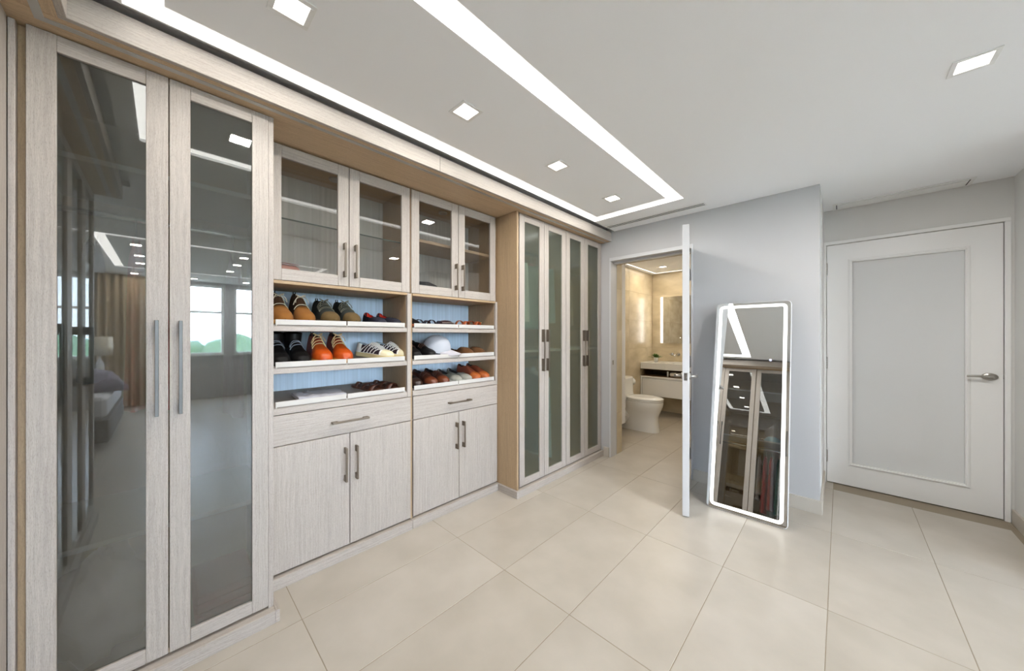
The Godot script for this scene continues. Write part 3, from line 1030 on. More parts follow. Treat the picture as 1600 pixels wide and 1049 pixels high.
	boxes(o, "basin", M.china, [[V(-0.755, 0, -0.265), V(-0.35, 0.107, 0.24)], [V(0.35, 0, -0.265), V(0.8, 0.107, 0.24)], [V(-0.35, 0, -0.265), V(0.35, 0.107, -0.15)], [V(-0.35, 0, 0.19), V(0.35, 0.107, 0.24)], [V(-0.35, 0, -0.15), V(0.35, 0.03, 0.19)]], 0, 0.003)
	put(o, "drain", lathe([[0.0, 0.0], [0.03, 0.0], [0.03, 0.004], [0.0, 0.006]], 18), M.chrome, V(0, 0.03, 0))
	o = thing("wall_tap", "chrome wall mounted tap with two handles above the basin", "tap", V(-1.97, 1.0, -6.07))
	st = begin()
	tube(st, [V(0, 0, 0), V(0, 0, 0.16), V(0, -0.02, 0.18)], 0.013, 12)
	tube(st, [V(0, 0, 0), V(0, 0, 0.008)], 0.03, 18)
	put(o, "spout", done(st), M.chrome)
	for s in [-0.1, 0.1]:
		st = begin()
		tube(st, [V(s, 0, 0), V(s, 0, 0.008)], 0.028, 18)
		tube(st, [V(s, 0, 0.006), V(s, 0, 0.055)], 0.014, 12)
		tube(st, [V(s, 0, 0.048), V(s + signf(s) * 0.045, 0.004, 0.048)], 0.006, 10)
		put(o, "tap_handle", done(st), M.chrome)
	o = thing("vanity_mirror", "bathroom mirror with a glowing white strip along its left edge", "mirror", V(-1.7, 1.19, -6.068))
	part(o, "body", M.white, V(-0.5, 0.004, 0), V(0.5, 0.79, 0.03), 1, 0.002)
	part(o, "mirror_glass", M.mirror, V(-0.51, 0, 0.0305), V(0.51, 0.795, 0.035), 1, 0.001)
	for s in [-1.0, 1.0]:
		part(o, "light_strip", M.led_glow, V(minf(s * 0.515, s * 0.555), 0.0, 0.002), V(maxf(s * 0.515, s * 0.555), 0.795, 0.032), 1, 0.002)
		area(o, Vector2(0.04, 0.79), V(s * 0.535, 0.4, 0.034), 0.12, Color(1, 0.98, 0.95), Vector3.BACK)
	part(o, "touch_dot_light", M.led_glow, V(-0.235, 0.085, 0.0352), V(-0.22, 0.1, 0.036), 1, 0.0)
	o = thing("potted_plant", "small leafy green plant in a white pot on the basin top", "plant", V(-2.25, 0.875, -5.83))
	put(o, "pot", lathe([[0.0, 0.0], [0.03, 0.0], [0.036, 0.07], [0.036, 0.074], [0.031, 0.074], [0.03, 0.062], [0.0, 0.062]], 20), M.china)
	st = begin()
	for k in 34:
		var a := rng.randf() * TAU
		var tilt := rng.randf_range(0.25, 1.25)
		var ln := rng.randf_range(0.07, 0.13)
		var d := V(cos(a) * sin(tilt), cos(tilt), sin(a) * sin(tilt))
		var sd := d.cross(Vector3.UP).normalized()
		var p0 := V(cos(a) * 0.012, 0.062, sin(a) * 0.012)
		var rings := []
		for i in 6:
			var t := i / 5.0
			var wd := 0.016 * sin(PI * clampf(t * 0.92 + 0.06, 0.0, 1.0)) + 0.0008
			var c := p0 + d * ln * t + V(0, -0.03 * t * t, 0)
			rings.append([c - sd * wd, c + V(0, -0.0025, 0), c + sd * wd, c + V(0, 0.0015, 0)])
		loft(st, rings)
	var leaf := mat(c8(86, 120, 52), 0.5)
	leaf.backlight_enabled = true
	leaf.backlight = Color(0.2, 0.3, 0.08)
	put(o, "foliage", done(st), leaf).set_meta("kind", "stuff")
	o = thing("tumbler", "slim white tumbler on the open vanity shelf", "cup", V(-1.985, 0.656, -5.62))
	put(o, "cup", lathe([[0.0, 0.0], [0.012, 0.0], [0.013, 0.085], [0.011, 0.085], [0.01, 0.006], [0.0, 0.006]], 16), M.china)
	o = thing("rolled_towel", "rolled cream towel lying on the open vanity shelf", "towel", V(-1.86, 0.694, -5.64))
	st = begin()
	var rr := []
	for i in 9:
		var t := i / 8.0
		var ring := []
		for j in 16:
			var a := TAU * j / 16
			var r := 0.036 * (0.82 + 0.18 * sin(PI * t)) + 0.002 * sin(a * 5.0 + t * 9.0)
			ring.append(V(-0.09 + 0.18 * t, cos(a) * r, sin(a) * r))
		rr.append(ring)
	loft(st, rr)
	put(o, "towel", done(st), mat(c8(226, 218, 204), 0.95))
	downlight(-2.0, -5.45, "square downlight in the bathroom ceiling", "", 2.4, 0.65, Color(1, 0.94, 0.84))
	downlight(-1.1, -4.5, "square downlight in the bathroom ceiling hidden by the open door", "", 2.4, 0.8, Color(1, 0.94, 0.84))
	o = thing("led_strip", "thin glowing light line set round the bathroom ceiling edge", "light strip", V(-2.31, 2.4, -5.95))
	part(o, "diffuser", M.led_glow, V(-0.012, -0.004, 0), V(0.012, -0.0002, 2.2), 2, 0.0)
	part(o, "diffuser", M.led_glow, V(0.0125, -0.004, -0.012), V(2.0, -0.0002, 0.012), 0, 0.0)
	area(o, Vector2(0.02, 2.1), V(0, -0.006, 1.1), 0.13, Color(1, 0.96, 0.9))
	area(o, Vector2(1.9, 0.02), V(1.0, -0.006, 0), 0.13, Color(1, 0.96, 0.9))


# ------------------------------------------------------------------ footwear (toe towards local +x, heel at the origin)
const OUTLINE := [[0.0, 0.0], [0.015, 0.38], [0.05, 0.6], [0.12, 0.74], [0.25, 0.74], [0.4, 0.74], [0.55, 0.87], [0.68, 0.99], [0.76, 1.0], [0.85, 0.93], [0.92, 0.74], [0.965, 0.5], [0.99, 0.25], [1.0, 0.0]]


func sole_mesh(L: float, W: float, h: float, grow := 1.0) -> ArrayMesh:
	var rings := []
	for e in [[0.0, 0.97], [0.004, 1.0], [h - 0.002, 1.0], [h, 0.985]]:
		var up := []
		var dn := []
		for i in 31:
			var t := 0.5 - 0.5 * cos(PI * i / 30.0)
			var w: float = table(OUTLINE, t) * W * grow * e[1]
			up.append(V((t - 0.5) * L * lerpf(1.0, grow, 0.5) * e[1] + L * 0.5, e[0], w))
			if i > 0 and i < 30:
				dn.append(V((t - 0.5) * L * lerpf(1.0, grow, 0.5) * e[1] + L * 0.5, e[0], -w))
		dn.reverse()
		rings.append(up + dn)
	var st := begin()
	loft(st, rings)
	return done(st)


class Shape:
	var L: float
	var W: float
	var hs: float
	var top: Array
	var o0: float
	var o1: float
	var fo: float
	var out: Array

	func tab(tb: Array, t: float) -> float:
		for i in tb.size() - 1:
			if t <= tb[i + 1][0]:
				var u: float = (t - tb[i][0]) / (tb[i + 1][0] - tb[i][0])
				u = u * u * (3.0 - 2.0 * u) * 0.5 + u * 0.5
				return lerpf(tb[i][1], tb[i + 1][1], u)
		return tb[-1][1]

	func lim(t: float) -> float:
		# how far up the side the leather goes at t: PI/2 is closed over the foot
		if t < o0 or t > o1:
			return PI / 2
		var e := minf(1.0, minf((t - o0) / 0.04, (o1 - t) / 0.1))
		return lerpf(PI / 2, fo, clampf(e, 0.0, 1.0))

	func at(t: float, f: float, s: float, off := 0.0, shrink := 0.0) -> Vector3:
		var w: float = maxf(tab(out, t) * W - shrink, 0.0)
		var h: float = tab(top, t) - hs
		var c := pow(maxf(cos(f), 0.0), 0.7)
		var v := pow(maxf(sin(f), 0.0), 0.8)
		var lean := lerpf(1.0, 0.82, clampf((h - 0.06) / 0.12, 0.0, 1.0) * v)
		return Vector3(t * L + off * clampf((t - 0.8) * 4.0, 0.0, 1.0), hs + h * v + off * sin(f), s * (w * c * lean + off * cos(f)))


func shoe(label: String, group: String, at: Vector3, yaw: float, d: Dictionary) -> Node3D:
	var o := thing(d.get("name", "shoe"), label, d.get("cat", "shoe"), at, group)
	o.basis = Basis(Vector3.UP, yaw) * Basis(Vector3.BACK, -0.1) if not d.has("flat") else Basis(Vector3.UP, yaw)
	var s := Shape.new()
	s.L = d.L
	s.W = d.W
	s.hs = d.hs
	s.top = d.top
	s.o0 = d.get("o0", 0.06)
	s.o1 = d.get("o1", 0.4)
	s.fo = d.get("fo", 1.05)
	s.out = OUTLINE
	put(o, "sole", sole_mesh(s.L, s.W, s.hs, d.get("grow", 1.04)), d.sole)
	var N := 34
	var st := begin()
	for sd in [-1.0, 1.0]:
		var rows := []
		for i in N + 1:
			var t := 0.5 - 0.5 * cos(PI * i / float(N))
			var row := []
			for j in 9:
				row.append(s.at(t, s.lim(t) * j / 8.0, sd))
			rows.append(row)
		loft(st, rows, false, false)
	put(o, "upper", done(st), d.upper)
	# lining: a second skin a little inside, and the footbed
	st = begin()
	for sd in [-1.0, 1.0]:
		var rows := []
		for i in 17:
			var t := lerpf(maxf(s.o0 - 0.035, 0.012), s.o1 + 0.05, i / 16.0)
			var row := []
			for j in 7:
				row.append(s.at(t, s.lim(t) * (j / 6.0), sd, -0.001, 0.004))
			rows.append(row)
		loft(st, rows, false, false)
	loft(st, [[s.at(s.o0, 0.25, 1.0, 0.0, 0.005), s.at(s.o0, 0.25, -1.0, 0.0, 0.005)], [s.at(0.2, 0.2, 1.0, 0.0, 0.005), s.at(0.2, 0.2, -1.0, 0.0, 0.005)], [s.at(s.o1 + 0.06, 0.2, 1.0, 0.0, 0.005), s.at(s.o1 + 0.06, 0.2, -1.0, 0.0, 0.005)]], false, false)
	put(o, "lining", done(st), d.get("lining", M.dark))
	if d.has("cap"):
		# toe cap or apron in another tone
		st = begin()
		for sd in [-1.0, 1.0]:
			var rows := []
			for i in 13:
				var t := lerpf(d.get("cap_t", 0.72), 1.0, sin(PI / 2 * i / 12.0))
				var row := []
				for j in 9:
					row.append(s.at(t, lerpf(0.02, PI / 2, j / 8.0), sd, 0.0015))
				rows.append(row)
			loft(st, rows, false, false)
		put(o, "toe_cap", done(st), d.cap)
	if d.has("laces"):
		st = begin()
		var la: Array = d.lace_t
		for k in int(la[2]):
			var t: float = lerpf(la[0], la[1], k / (la[2] - 1.0))
			var pts := []
			for i in 9:
				var f := lerpf(0.62, PI - 0.62, i / 8.0)
				pts.append(s.at(t + 0.012 * sin(f * 2.0), minf(f, PI - f), 1.0 if f < PI / 2 else -1.0, 0.004))
			tube(st, pts, 0.0024, 6)
		if d.get("bow", true):
			var c: Vector3 = s.at(la[0] + 0.01, PI / 2, 1.0, 0.008)
			for sd in [-1.0, 1.0]:
				var pts := []
				for i in 11:
					var a := TAU * i / 10.0
					pts.append(c + V(0.008 - 0.014 * sin(a) * 0.4, 0.010 * (1.0 - cos(a)) * 0.5 + 0.004 * sin(a), sd * 0.024 * (1.0 - cos(a)) * 0.5 + sd * 0.005 * sin(a)))
				tube(st, pts, 0.0022, 6)
				tube(st, [c, c + V(0.014, 0.002, sd * 0.016), c + V(0.03, -0.016, sd * 0.03), c + V(0.04, -0.035, sd * 0.034)], 0.0021, 6)
		put(o, "laces", done(st), d.laces)
	if d.has("stripes"):
		for pack in [[d.panel, 0.0015, 0.2, 0.74, 1], [d.stripes, 0.0035, 0.0, 0.0, 5]]:
			st = begin()
			for sd in [-1.0, 1.0]:
				for k in pack[4]:
					var ta: float = 0.25 + k * 0.095 if pack[4] > 1 else pack[2]
					var tb: float = ta + 0.034 if pack[4] > 1 else pack[3]
					var rows := []
					for i in 7:
						var u := i / 6.0
						var row := []
						for j in 6:
							var f := lerpf(0.03, 1.0, j / 5.0)
							var sh := (0.16 * (0.5 - j / 5.0)) if pack[4] > 1 else 0.0
							var t := clampf(lerpf(ta, tb, u) - sh, 0.02, 0.9)
							row.append(s.at(t, minf(f, s.lim(t) * 0.97), sd, pack[1]))
						rows.append(row)
					loft(st, rows, false, false)
			put(o, "side_panel" if pack[4] == 1 else "stripes", done(st), pack[0])
	if d.has("shaft"):
		# boot leg with a soft top edge
		st = begin()
		var rings := []
		for e in d.shaft:
			var ring := []
			for j in 28:
				var a := TAU * j / 28
				var wob := 1.0 + 0.02 * sin(a * 3.0 + e[0] * 40.0)
				ring.append(V(e[1] * s.L + cos(a) * e[2] * wob, e[0], sin(a) * e[3] * wob))
			rings.append(ring)
		loft(st, rings, false)
		put(o, "shaft", done(st), d.get("shaft_mat", d.upper))
	if d.has("tab"):
		st = begin()
		var p: Vector3 = V(0.012, d.top[0][1] + d.get("tab_y", 0.0), 0)
		tube(st, [p + V(0, -0.02, 0.006), p + V(-0.004, 0.012, 0.006), p + V(-0.004, 0.012, -0.006), p + V(0, -0.02, -0.006)], 0.003, 6)
		put(o, "pull_tab", done(st), d.tab)
	return o


func sandal(label: String, group: String, at: Vector3, yaw: float, L: float, W: float, sole: Material, strap: Material, straps: Array, pitch := -0.1) -> Node3D:
	var o := thing("sandal", label, "sandal", at, group)
	o.basis = Basis(Vector3.UP, yaw) * Basis(Vector3.BACK, pitch)
	put(o, "sole", sole_mesh(L, W, 0.014, 1.0), sole)
	for q in straps:
		# [t, lift, width, slant]
		var st := begin()
		var rings := []
		for i in 15:
			var u := lerpf(-1.0, 1.0, i / 14.0)
			var t: float = q[0] + q[3] * u
			var w := table(OUTLINE, clampf(t, 0.02, 0.98)) * W * 1.02
			var c := V(t * L, 0.004 + (q[1] + 0.01) * pow(maxf(1.0 - u * u, 0.0), 0.55), u * w)
			rings.append([c + V(-q[2] / 2, 0, 0), c + V(-q[2] / 2, 0.003, 0), c + V(q[2] / 2, 0.003, 0), c + V(q[2] / 2, 0, 0)])
		loft(st, rings)
		put(o, "strap", done(st), strap)
	return o


func shoes():
	var suede := mat(c8(132, 84, 30), 0.95)
	var suede_dark := mat(c8(70, 46, 26), 0.95)
	var crepe := mat(c8(206, 158, 88), 0.8)
	var cord := mat(c8(216, 205, 180), 0.8)
	var black := mat(c8(18, 17, 17), 0.42)
	black.metallic_specular = 0.3
	var tan := mat(c8(180, 72, 16), 0.35)
	var tan_dark := mat(c8(120, 42, 22), 0.4)
	var navy := mat(c8(24, 24, 40), 0.8)
	var red := mat(c8(226, 66, 44), 0.8)
	var brown := mat(c8(70, 36, 22), 0.35)
	var cognac := mat(c8(166, 82, 38), 0.35)
	var offwhite := mat(c8(236, 232, 222), 0.6)
	var gum := mat(c8(214, 194, 142), 0.7)
	var greyc := mat(c8(128, 128, 120), 0.85)
	var camo := mat(c8(38, 42, 38), 0.95)
	var mud := mat(c8(92, 72, 38), 0.95)
	var y1 := 1.376 + 0.003
	var y2 := 1.151 + 0.003
	var y3 := 0.942 + 0.003
	var lift := 0.1
	var XT := -2.128
	var place := func(y: float, L: float, z: float) -> Vector3:
		return Vector3(XT - L * cos(lift), y + L * sin(lift) + 0.001, z)
	var boot := {"name": "ankle_boot", "cat": "boot", "L": 0.285, "W": 0.05, "hs": 0.022, "top": [[0.0, 0.165], [0.1, 0.17], [0.34, 0.165], [0.42, 0.145], [0.55, 0.105], [0.7, 0.08], [0.85, 0.068], [0.95, 0.056], [1.0, 0.03]], "o0": 0.05, "o1": 0.42, "fo": 1.0, "sole": crepe, "upper": suede_dark, "cap": suede, "cap_t": 0.6, "laces": cord, "lace_t": [0.42, 0.56, 2], "tab": M.dark, "lining": mat(c8(60, 42, 30), 0.9), "bow": true}
	var g := "tan suede boots on the top shelf"
	shoe("tan suede lace-up ankle boot on the top shelf, half hidden by the tall wardrobe", g, place.call(y1, 0.285, -0.445), 0.02, boot)
	shoe("tan suede lace-up ankle boot, right one of the pair on the top shelf", g, place.call(y1, 0.285, -0.55), 0.04, boot)
	g = "dark hiking shoes on the top shelf"
	var hike := {"name": "hiking_shoe", "L": 0.285, "W": 0.052, "hs": 0.026, "top": [[0.0, 0.135], [0.15, 0.14], [0.36, 0.14], [0.45, 0.12], [0.6, 0.095], [0.75, 0.078], [0.9, 0.066], [1.0, 0.035]], "o0": 0.05, "o1": 0.4, "fo": 1.0, "sole": mat(c8(70, 56, 40), 0.9), "upper": camo, "cap": mud, "cap_t": 0.78, "laces": mat(c8(110, 108, 92), 0.8), "lace_t": [0.4, 0.62, 5], "tab": camo, "grow": 1.08}
	shoe("dark green and brown hiking shoe with gathered collar, nearer of the pair", g, place.call(y1, 0.285, -0.672), 0.08, hike)
	shoe("dark green and brown hiking shoe with gathered collar, farther of the pair", g, place.call(y1, 0.285, -0.79), 0.1, hike)
	g = "navy slip-ons with red insides"
	var slip := {"name": "slip_on_shoe", "L": 0.26, "W": 0.044, "hs": 0.014, "top": [[0.0, 0.075], [0.1, 0.078], [0.3, 0.062], [0.55, 0.056], [0.75, 0.052], [0.9, 0.044], [1.0, 0.02]], "o0": 0.03, "o1": 0.62, "fo": 0.75, "sole": mat(c8(60, 56, 52), 0.8), "upper": navy, "lining": red}
	shoe("navy slip-on shoe with bright red inside, left one of the pair", g, place.call(y1, 0.26, -0.98), 0.05, slip)
	shoe("navy slip-on shoe with bright red inside, right one near the shelf end", g, place.call(y1, 0.26, -1.07), 0.12, slip)
	g = "black tall boots on the middle shelf"
	var tall := {"name": "tall_boot", "cat": "boot", "L": 0.285, "W": 0.048, "hs": 0.02, "top": [[0.0, 0.1], [0.3, 0.12], [0.42, 0.115], [0.55, 0.085], [0.75, 0.062], [0.9, 0.052], [1.0, 0.028]], "o0": 0.06, "o1": 0.3, "fo": 1.3, "sole": M.dark, "upper": black, "shaft": [[0.07, 0.2, 0.058, 0.036], [0.1, 0.2, 0.06, 0.04], [0.13, 0.2, 0.058, 0.042], [0.158, 0.2, 0.06, 0.045], [0.161, 0.2, 0.058, 0.043], [0.15, 0.2, 0.055, 0.041]], "laces": mat(c8(120, 128, 140), 0.4), "lace_t": [0.4, 0.5, 3], "bow": false}
	shoe("black leather tall boot on the middle shelf, half hidden by the tall wardrobe", g, place.call(y2, 0.285, -0.44), 0.0, tall)
	shoe("black leather tall boot on the middle shelf, right one of the pair", g, place.call(y2, 0.285, -0.53), 0.05, tall)
	g = "orange leather boots on the middle shelf"
	var ob := boot.duplicate()
	ob.merge({"upper": tan_dark, "cap": tan, "cap_t": 0.56, "sole": mat(c8(214, 160, 84), 0.7), "top": [[0.0, 0.155], [0.1, 0.158], [0.34, 0.155], [0.42, 0.135], [0.55, 0.1], [0.7, 0.082], [0.85, 0.07], [0.95, 0.058], [1.0, 0.03]], "laces": mat(c8(205, 180, 130), 0.8), "lace_t": [0.38, 0.54, 4]}, true)
	shoe("glossy orange leather lace-up boot, left one of the pair beside the black boots", g, place.call(y2, 0.285, -0.647), 0.02, ob)
	shoe("glossy orange leather lace-up boot, right one of the pair beside the white sneakers", g, place.call(y2, 0.285, -0.757), 0.05, ob)
	g = "white striped sneakers"
	var sn := {"name": "sneaker", "L": 0.285, "W": 0.05, "hs": 0.028, "top": [[0.0, 0.09], [0.1, 0.1], [0.28, 0.085], [0.42, 0.1], [0.6, 0.082], [0.76, 0.064], [0.9, 0.056], [1.0, 0.034]], "o0": 0.04, "o1": 0.4, "fo": 0.95, "sole": gum, "upper": offwhite, "cap": mat(c8(226, 214, 178), 0.7), "cap_t": 0.78, "panel": mat(c8(44, 26, 34), 0.7), "stripes": offwhite, "laces": mat(c8(245, 243, 240), 0.8), "lace_t": [0.42, 0.66, 6], "bow": false, "lining": mat(c8(170, 190, 200), 0.9)}
	shoe("white sneaker with dark side stripes, left one of the pair on the middle shelf", g, place.call(y2, 0.285, -0.935), 0.5, sn)
	shoe("white sneaker with dark side stripes, right one of the pair on the middle shelf", g, place.call(y2, 0.285, -1.06), 0.5, sn)
	# right hand unit
	g = "dark brown shoes on the lowest shelf"
	var lo := {"name": "loafer", "L": 0.28, "W": 0.046, "hs": 0.018, "top": [[0.0, 0.085], [0.12, 0.088], [0.32, 0.078], [0.45, 0.082], [0.6, 0.074], [0.78, 0.06], [0.92, 0.05], [1.0, 0.028]], "o0": 0.03, "o1": 0.46, "fo": 0.9, "sole": M.dark, "upper": brown, "cap": mat(c8(98, 48, 26), 0.32), "cap_t": 0.74, "laces": brown, "lace_t": [0.46, 0.6, 3], "bow": false}
	var dk := lo.duplicate()
	dk.merge({"upper": black, "cap": mat(c8(44, 28, 20), 0.35)}, true)
	shoe("near black leather shoe at the left end of the lowest right shelf", g, place.call(y3, 0.28, -1.245), 0.05, dk)
	shoe("dark brown leather shoe with polished toe beside the near black shoe", g, place.call(y3, 0.28, -1.36), 0.1, lo)
	shoe("dark brown leather shoe with polished toe beside the grey loafers", g, place.call(y3, 0.28, -1.465), 0.1, lo)
	g = "grey canvas loafers on the lowest shelf"
	var gl := lo.duplicate()
	gl.merge({"upper": greyc, "cap": mat(c8(140, 138, 128), 0.85), "sole": mat(c8(186, 184, 176), 0.8), "lining": M.dark, "o1": 0.6, "fo": 0.7, "top": [[0.0, 0.07], [0.12, 0.072], [0.32, 0.06], [0.55, 0.062], [0.75, 0.055], [0.92, 0.046], [1.0, 0.026]]}, true)
	gl.erase("laces")
	shoe("grey canvas loafer with dark inside, left one of the pair", g, place.call(y3, 0.28, -1.585), 0.1, gl)
	shoe("grey canvas loafer with dark inside, right one of the pair", g, place.call(y3, 0.28, -1.685), 0.1, gl)
	g = "cognac slip-ons at the right end of the lowest shelf"
	var cg := lo.duplicate()
	cg.merge({"upper": mat(c8(132, 64, 40), 0.6), "cap": mat(c8(164, 84, 32), 0.5), "o1": 0.38, "top": [[0.0, 0.1], [0.14, 0.105], [0.32, 0.1], [0.45, 0.094], [0.6, 0.08], [0.78, 0.062], [0.92, 0.05], [1.0, 0.028]]}, true)
	cg.erase("laces")
	shoe("cognac brown slip-on shoe, left one of the pair at the shelf end", g, place.call(y3, 0.28, -1.79), 0.06, cg)
	shoe("cognac brown slip-on shoe, right one of the pair at the shelf end", g, place.call(y3, 0.28, -1.885), 0.06, cg)
	g = "black shoes beside the white cap"
	var bk := lo.duplicate()
	bk.merge({"upper": black, "cap": black, "top": [[0.0, 0.1], [0.12, 0.105], [0.3, 0.1], [0.42, 0.09], [0.6, 0.078], [0.78, 0.06], [0.92, 0.05], [1.0, 0.028]]}, true)
	shoe("black leather shoe at the left end of the shelf with the white cap", g, place.call(y2, 0.28, -1.245), 0.0, bk)
	shoe("black leather shoe just left of the white cap", g, place.call(y2, 0.28, -1.34), 0.12, bk)
	g = "brown fur slippers right of the cap"
	var fur := {"name": "slipper", "cat": "slipper", "L": 0.25, "W": 0.045, "hs": 0.012, "top": [[0.0, 0.03], [0.3, 0.034], [0.5, 0.06], [0.7, 0.06], [0.88, 0.046], [1.0, 0.02]], "o0": 0.02, "o1": 0.52, "fo": 0.5, "sole": mat(c8(96, 84, 52), 0.9), "upper": mat(c8(96, 62, 30), 0.98), "lining": mat(c8(70, 48, 28), 0.98)}
	shoe("brown furry slipper right of the white cap", g, place.call(y2, 0.25, -1.69), 0.2, fur)
	shoe("brown furry slipper at the right end of the shelf with the cap", g, place.call(y2, 0.25, -1.8), 0.3, fur)
	g = "brown strap sandals on the lowest left shelf"
	var st := [[0.72, 0.026, 0.05, 0.03], [0.5, 0.026, 0.034, -0.06], [0.2, 0.022, 0.024, 0.04], [0.34, 0.016, 0.02, 0.08]]
	sandal("dark brown strap sandal lying on the lowest left shelf, nearer of the pair", g, place.call(y3, 0.27, -0.9), 0.35, 0.27, 0.045, mat(c8(84, 46, 26), 0.6), brown, st)
	sandal("dark brown strap sandal lying on the lowest left shelf, farther of the pair", g, place.call(y3, 0.27, -1.02), 0.35, 0.27, 0.045, mat(c8(84, 46, 26), 0.6), brown, st)
	g = "flat leather sandals on the top right shelf"
	var orange := mat(c8(186, 84, 34), 0.5)
	sandal("flat orange brown sandal with navy straps on the top right shelf", g, place.call(y1, 0.26, -1.31), 0.3, 0.26, 0.043, orange, navy, [[0.7, 0.028, 0.03, 0.04], [0.4, 0.03, 0.018, -0.05]])
	sandal("flat orange brown sandal with navy straps, next to the dark pouch", g, place.call(y1, 0.26, -1.42), 0.3, 0.26, 0.043, orange, navy, [[0.7, 0.028, 0.03, 0.04], [0.4, 0.03, 0.018, -0.05]])
	sandal("flat sandal with reddish brown straps right of the dark pouch", g, place.call(y1, 0.26, -1.68), 0.25, 0.26, 0.043, orange, cognac, [[0.72, 0.034, 0.036, 0.03], [0.45, 0.034, 0.022, -0.05]])
	var o := sandal("flat sandal with reddish brown straps and gold buckle at the shelf end", g, place.call(y1, 0.26, -1.8), 0.25, 0.26, 0.043, orange, cognac, [[0.72, 0.034, 0.036, 0.03], [0.45, 0.034, 0.022, -0.05]])
	put(o, "buckle", lathe([[0.0, 0.0], [0.008, 0.0], [0.009, 0.004], [0.0, 0.006]], 12), mat(c8(226, 190, 120), 0.25, 1.0), V(0.2, 0.04, -0.03))
	o = shoe("black slip-on with cognac sole at the left end of the top right shelf", "", place.call(y1, 0.26, -1.235), 0.0, {"name": "slip_on_shoe", "L": 0.26, "W": 0.044, "hs": 0.02, "top": [[0.0, 0.05], [0.1, 0.085], [0.3, 0.075], [0.5, 0.062], [0.75, 0.05], [0.9, 0.042], [1.0, 0.022]], "o0": 0.03, "o1": 0.45, "fo": 0.8, "sole": cognac, "upper": black})


# ------------------------------------------------------------------ other things on the shelves
func blob(rx: float, ry: float, rz: float, amp: float, sd: int, flat := 0.0, n := 16, m := 28) -> ArrayMesh:
	var ns := FastNoiseLite.new()
	ns.seed = sd
	ns.frequency = 1.4
	var st := begin()
	var rings := []
	for i in n + 1:
		var ph := PI * i / n
		var ring := []
		for j in m:
			var a := TAU * j / m
			var d := V(sin(ph) * cos(a), cos(ph), sin(ph) * sin(a))
			var k := 1.0 + amp * ns.get_noise_3dv(d)
			var p := V(d.x * rx, d.y * ry, d.z * rz) * k
			p.y = maxf(p.y, flat)
			ring.append(p)
		rings.append(ring)
	loft(st, rings, false)
	return done(st)


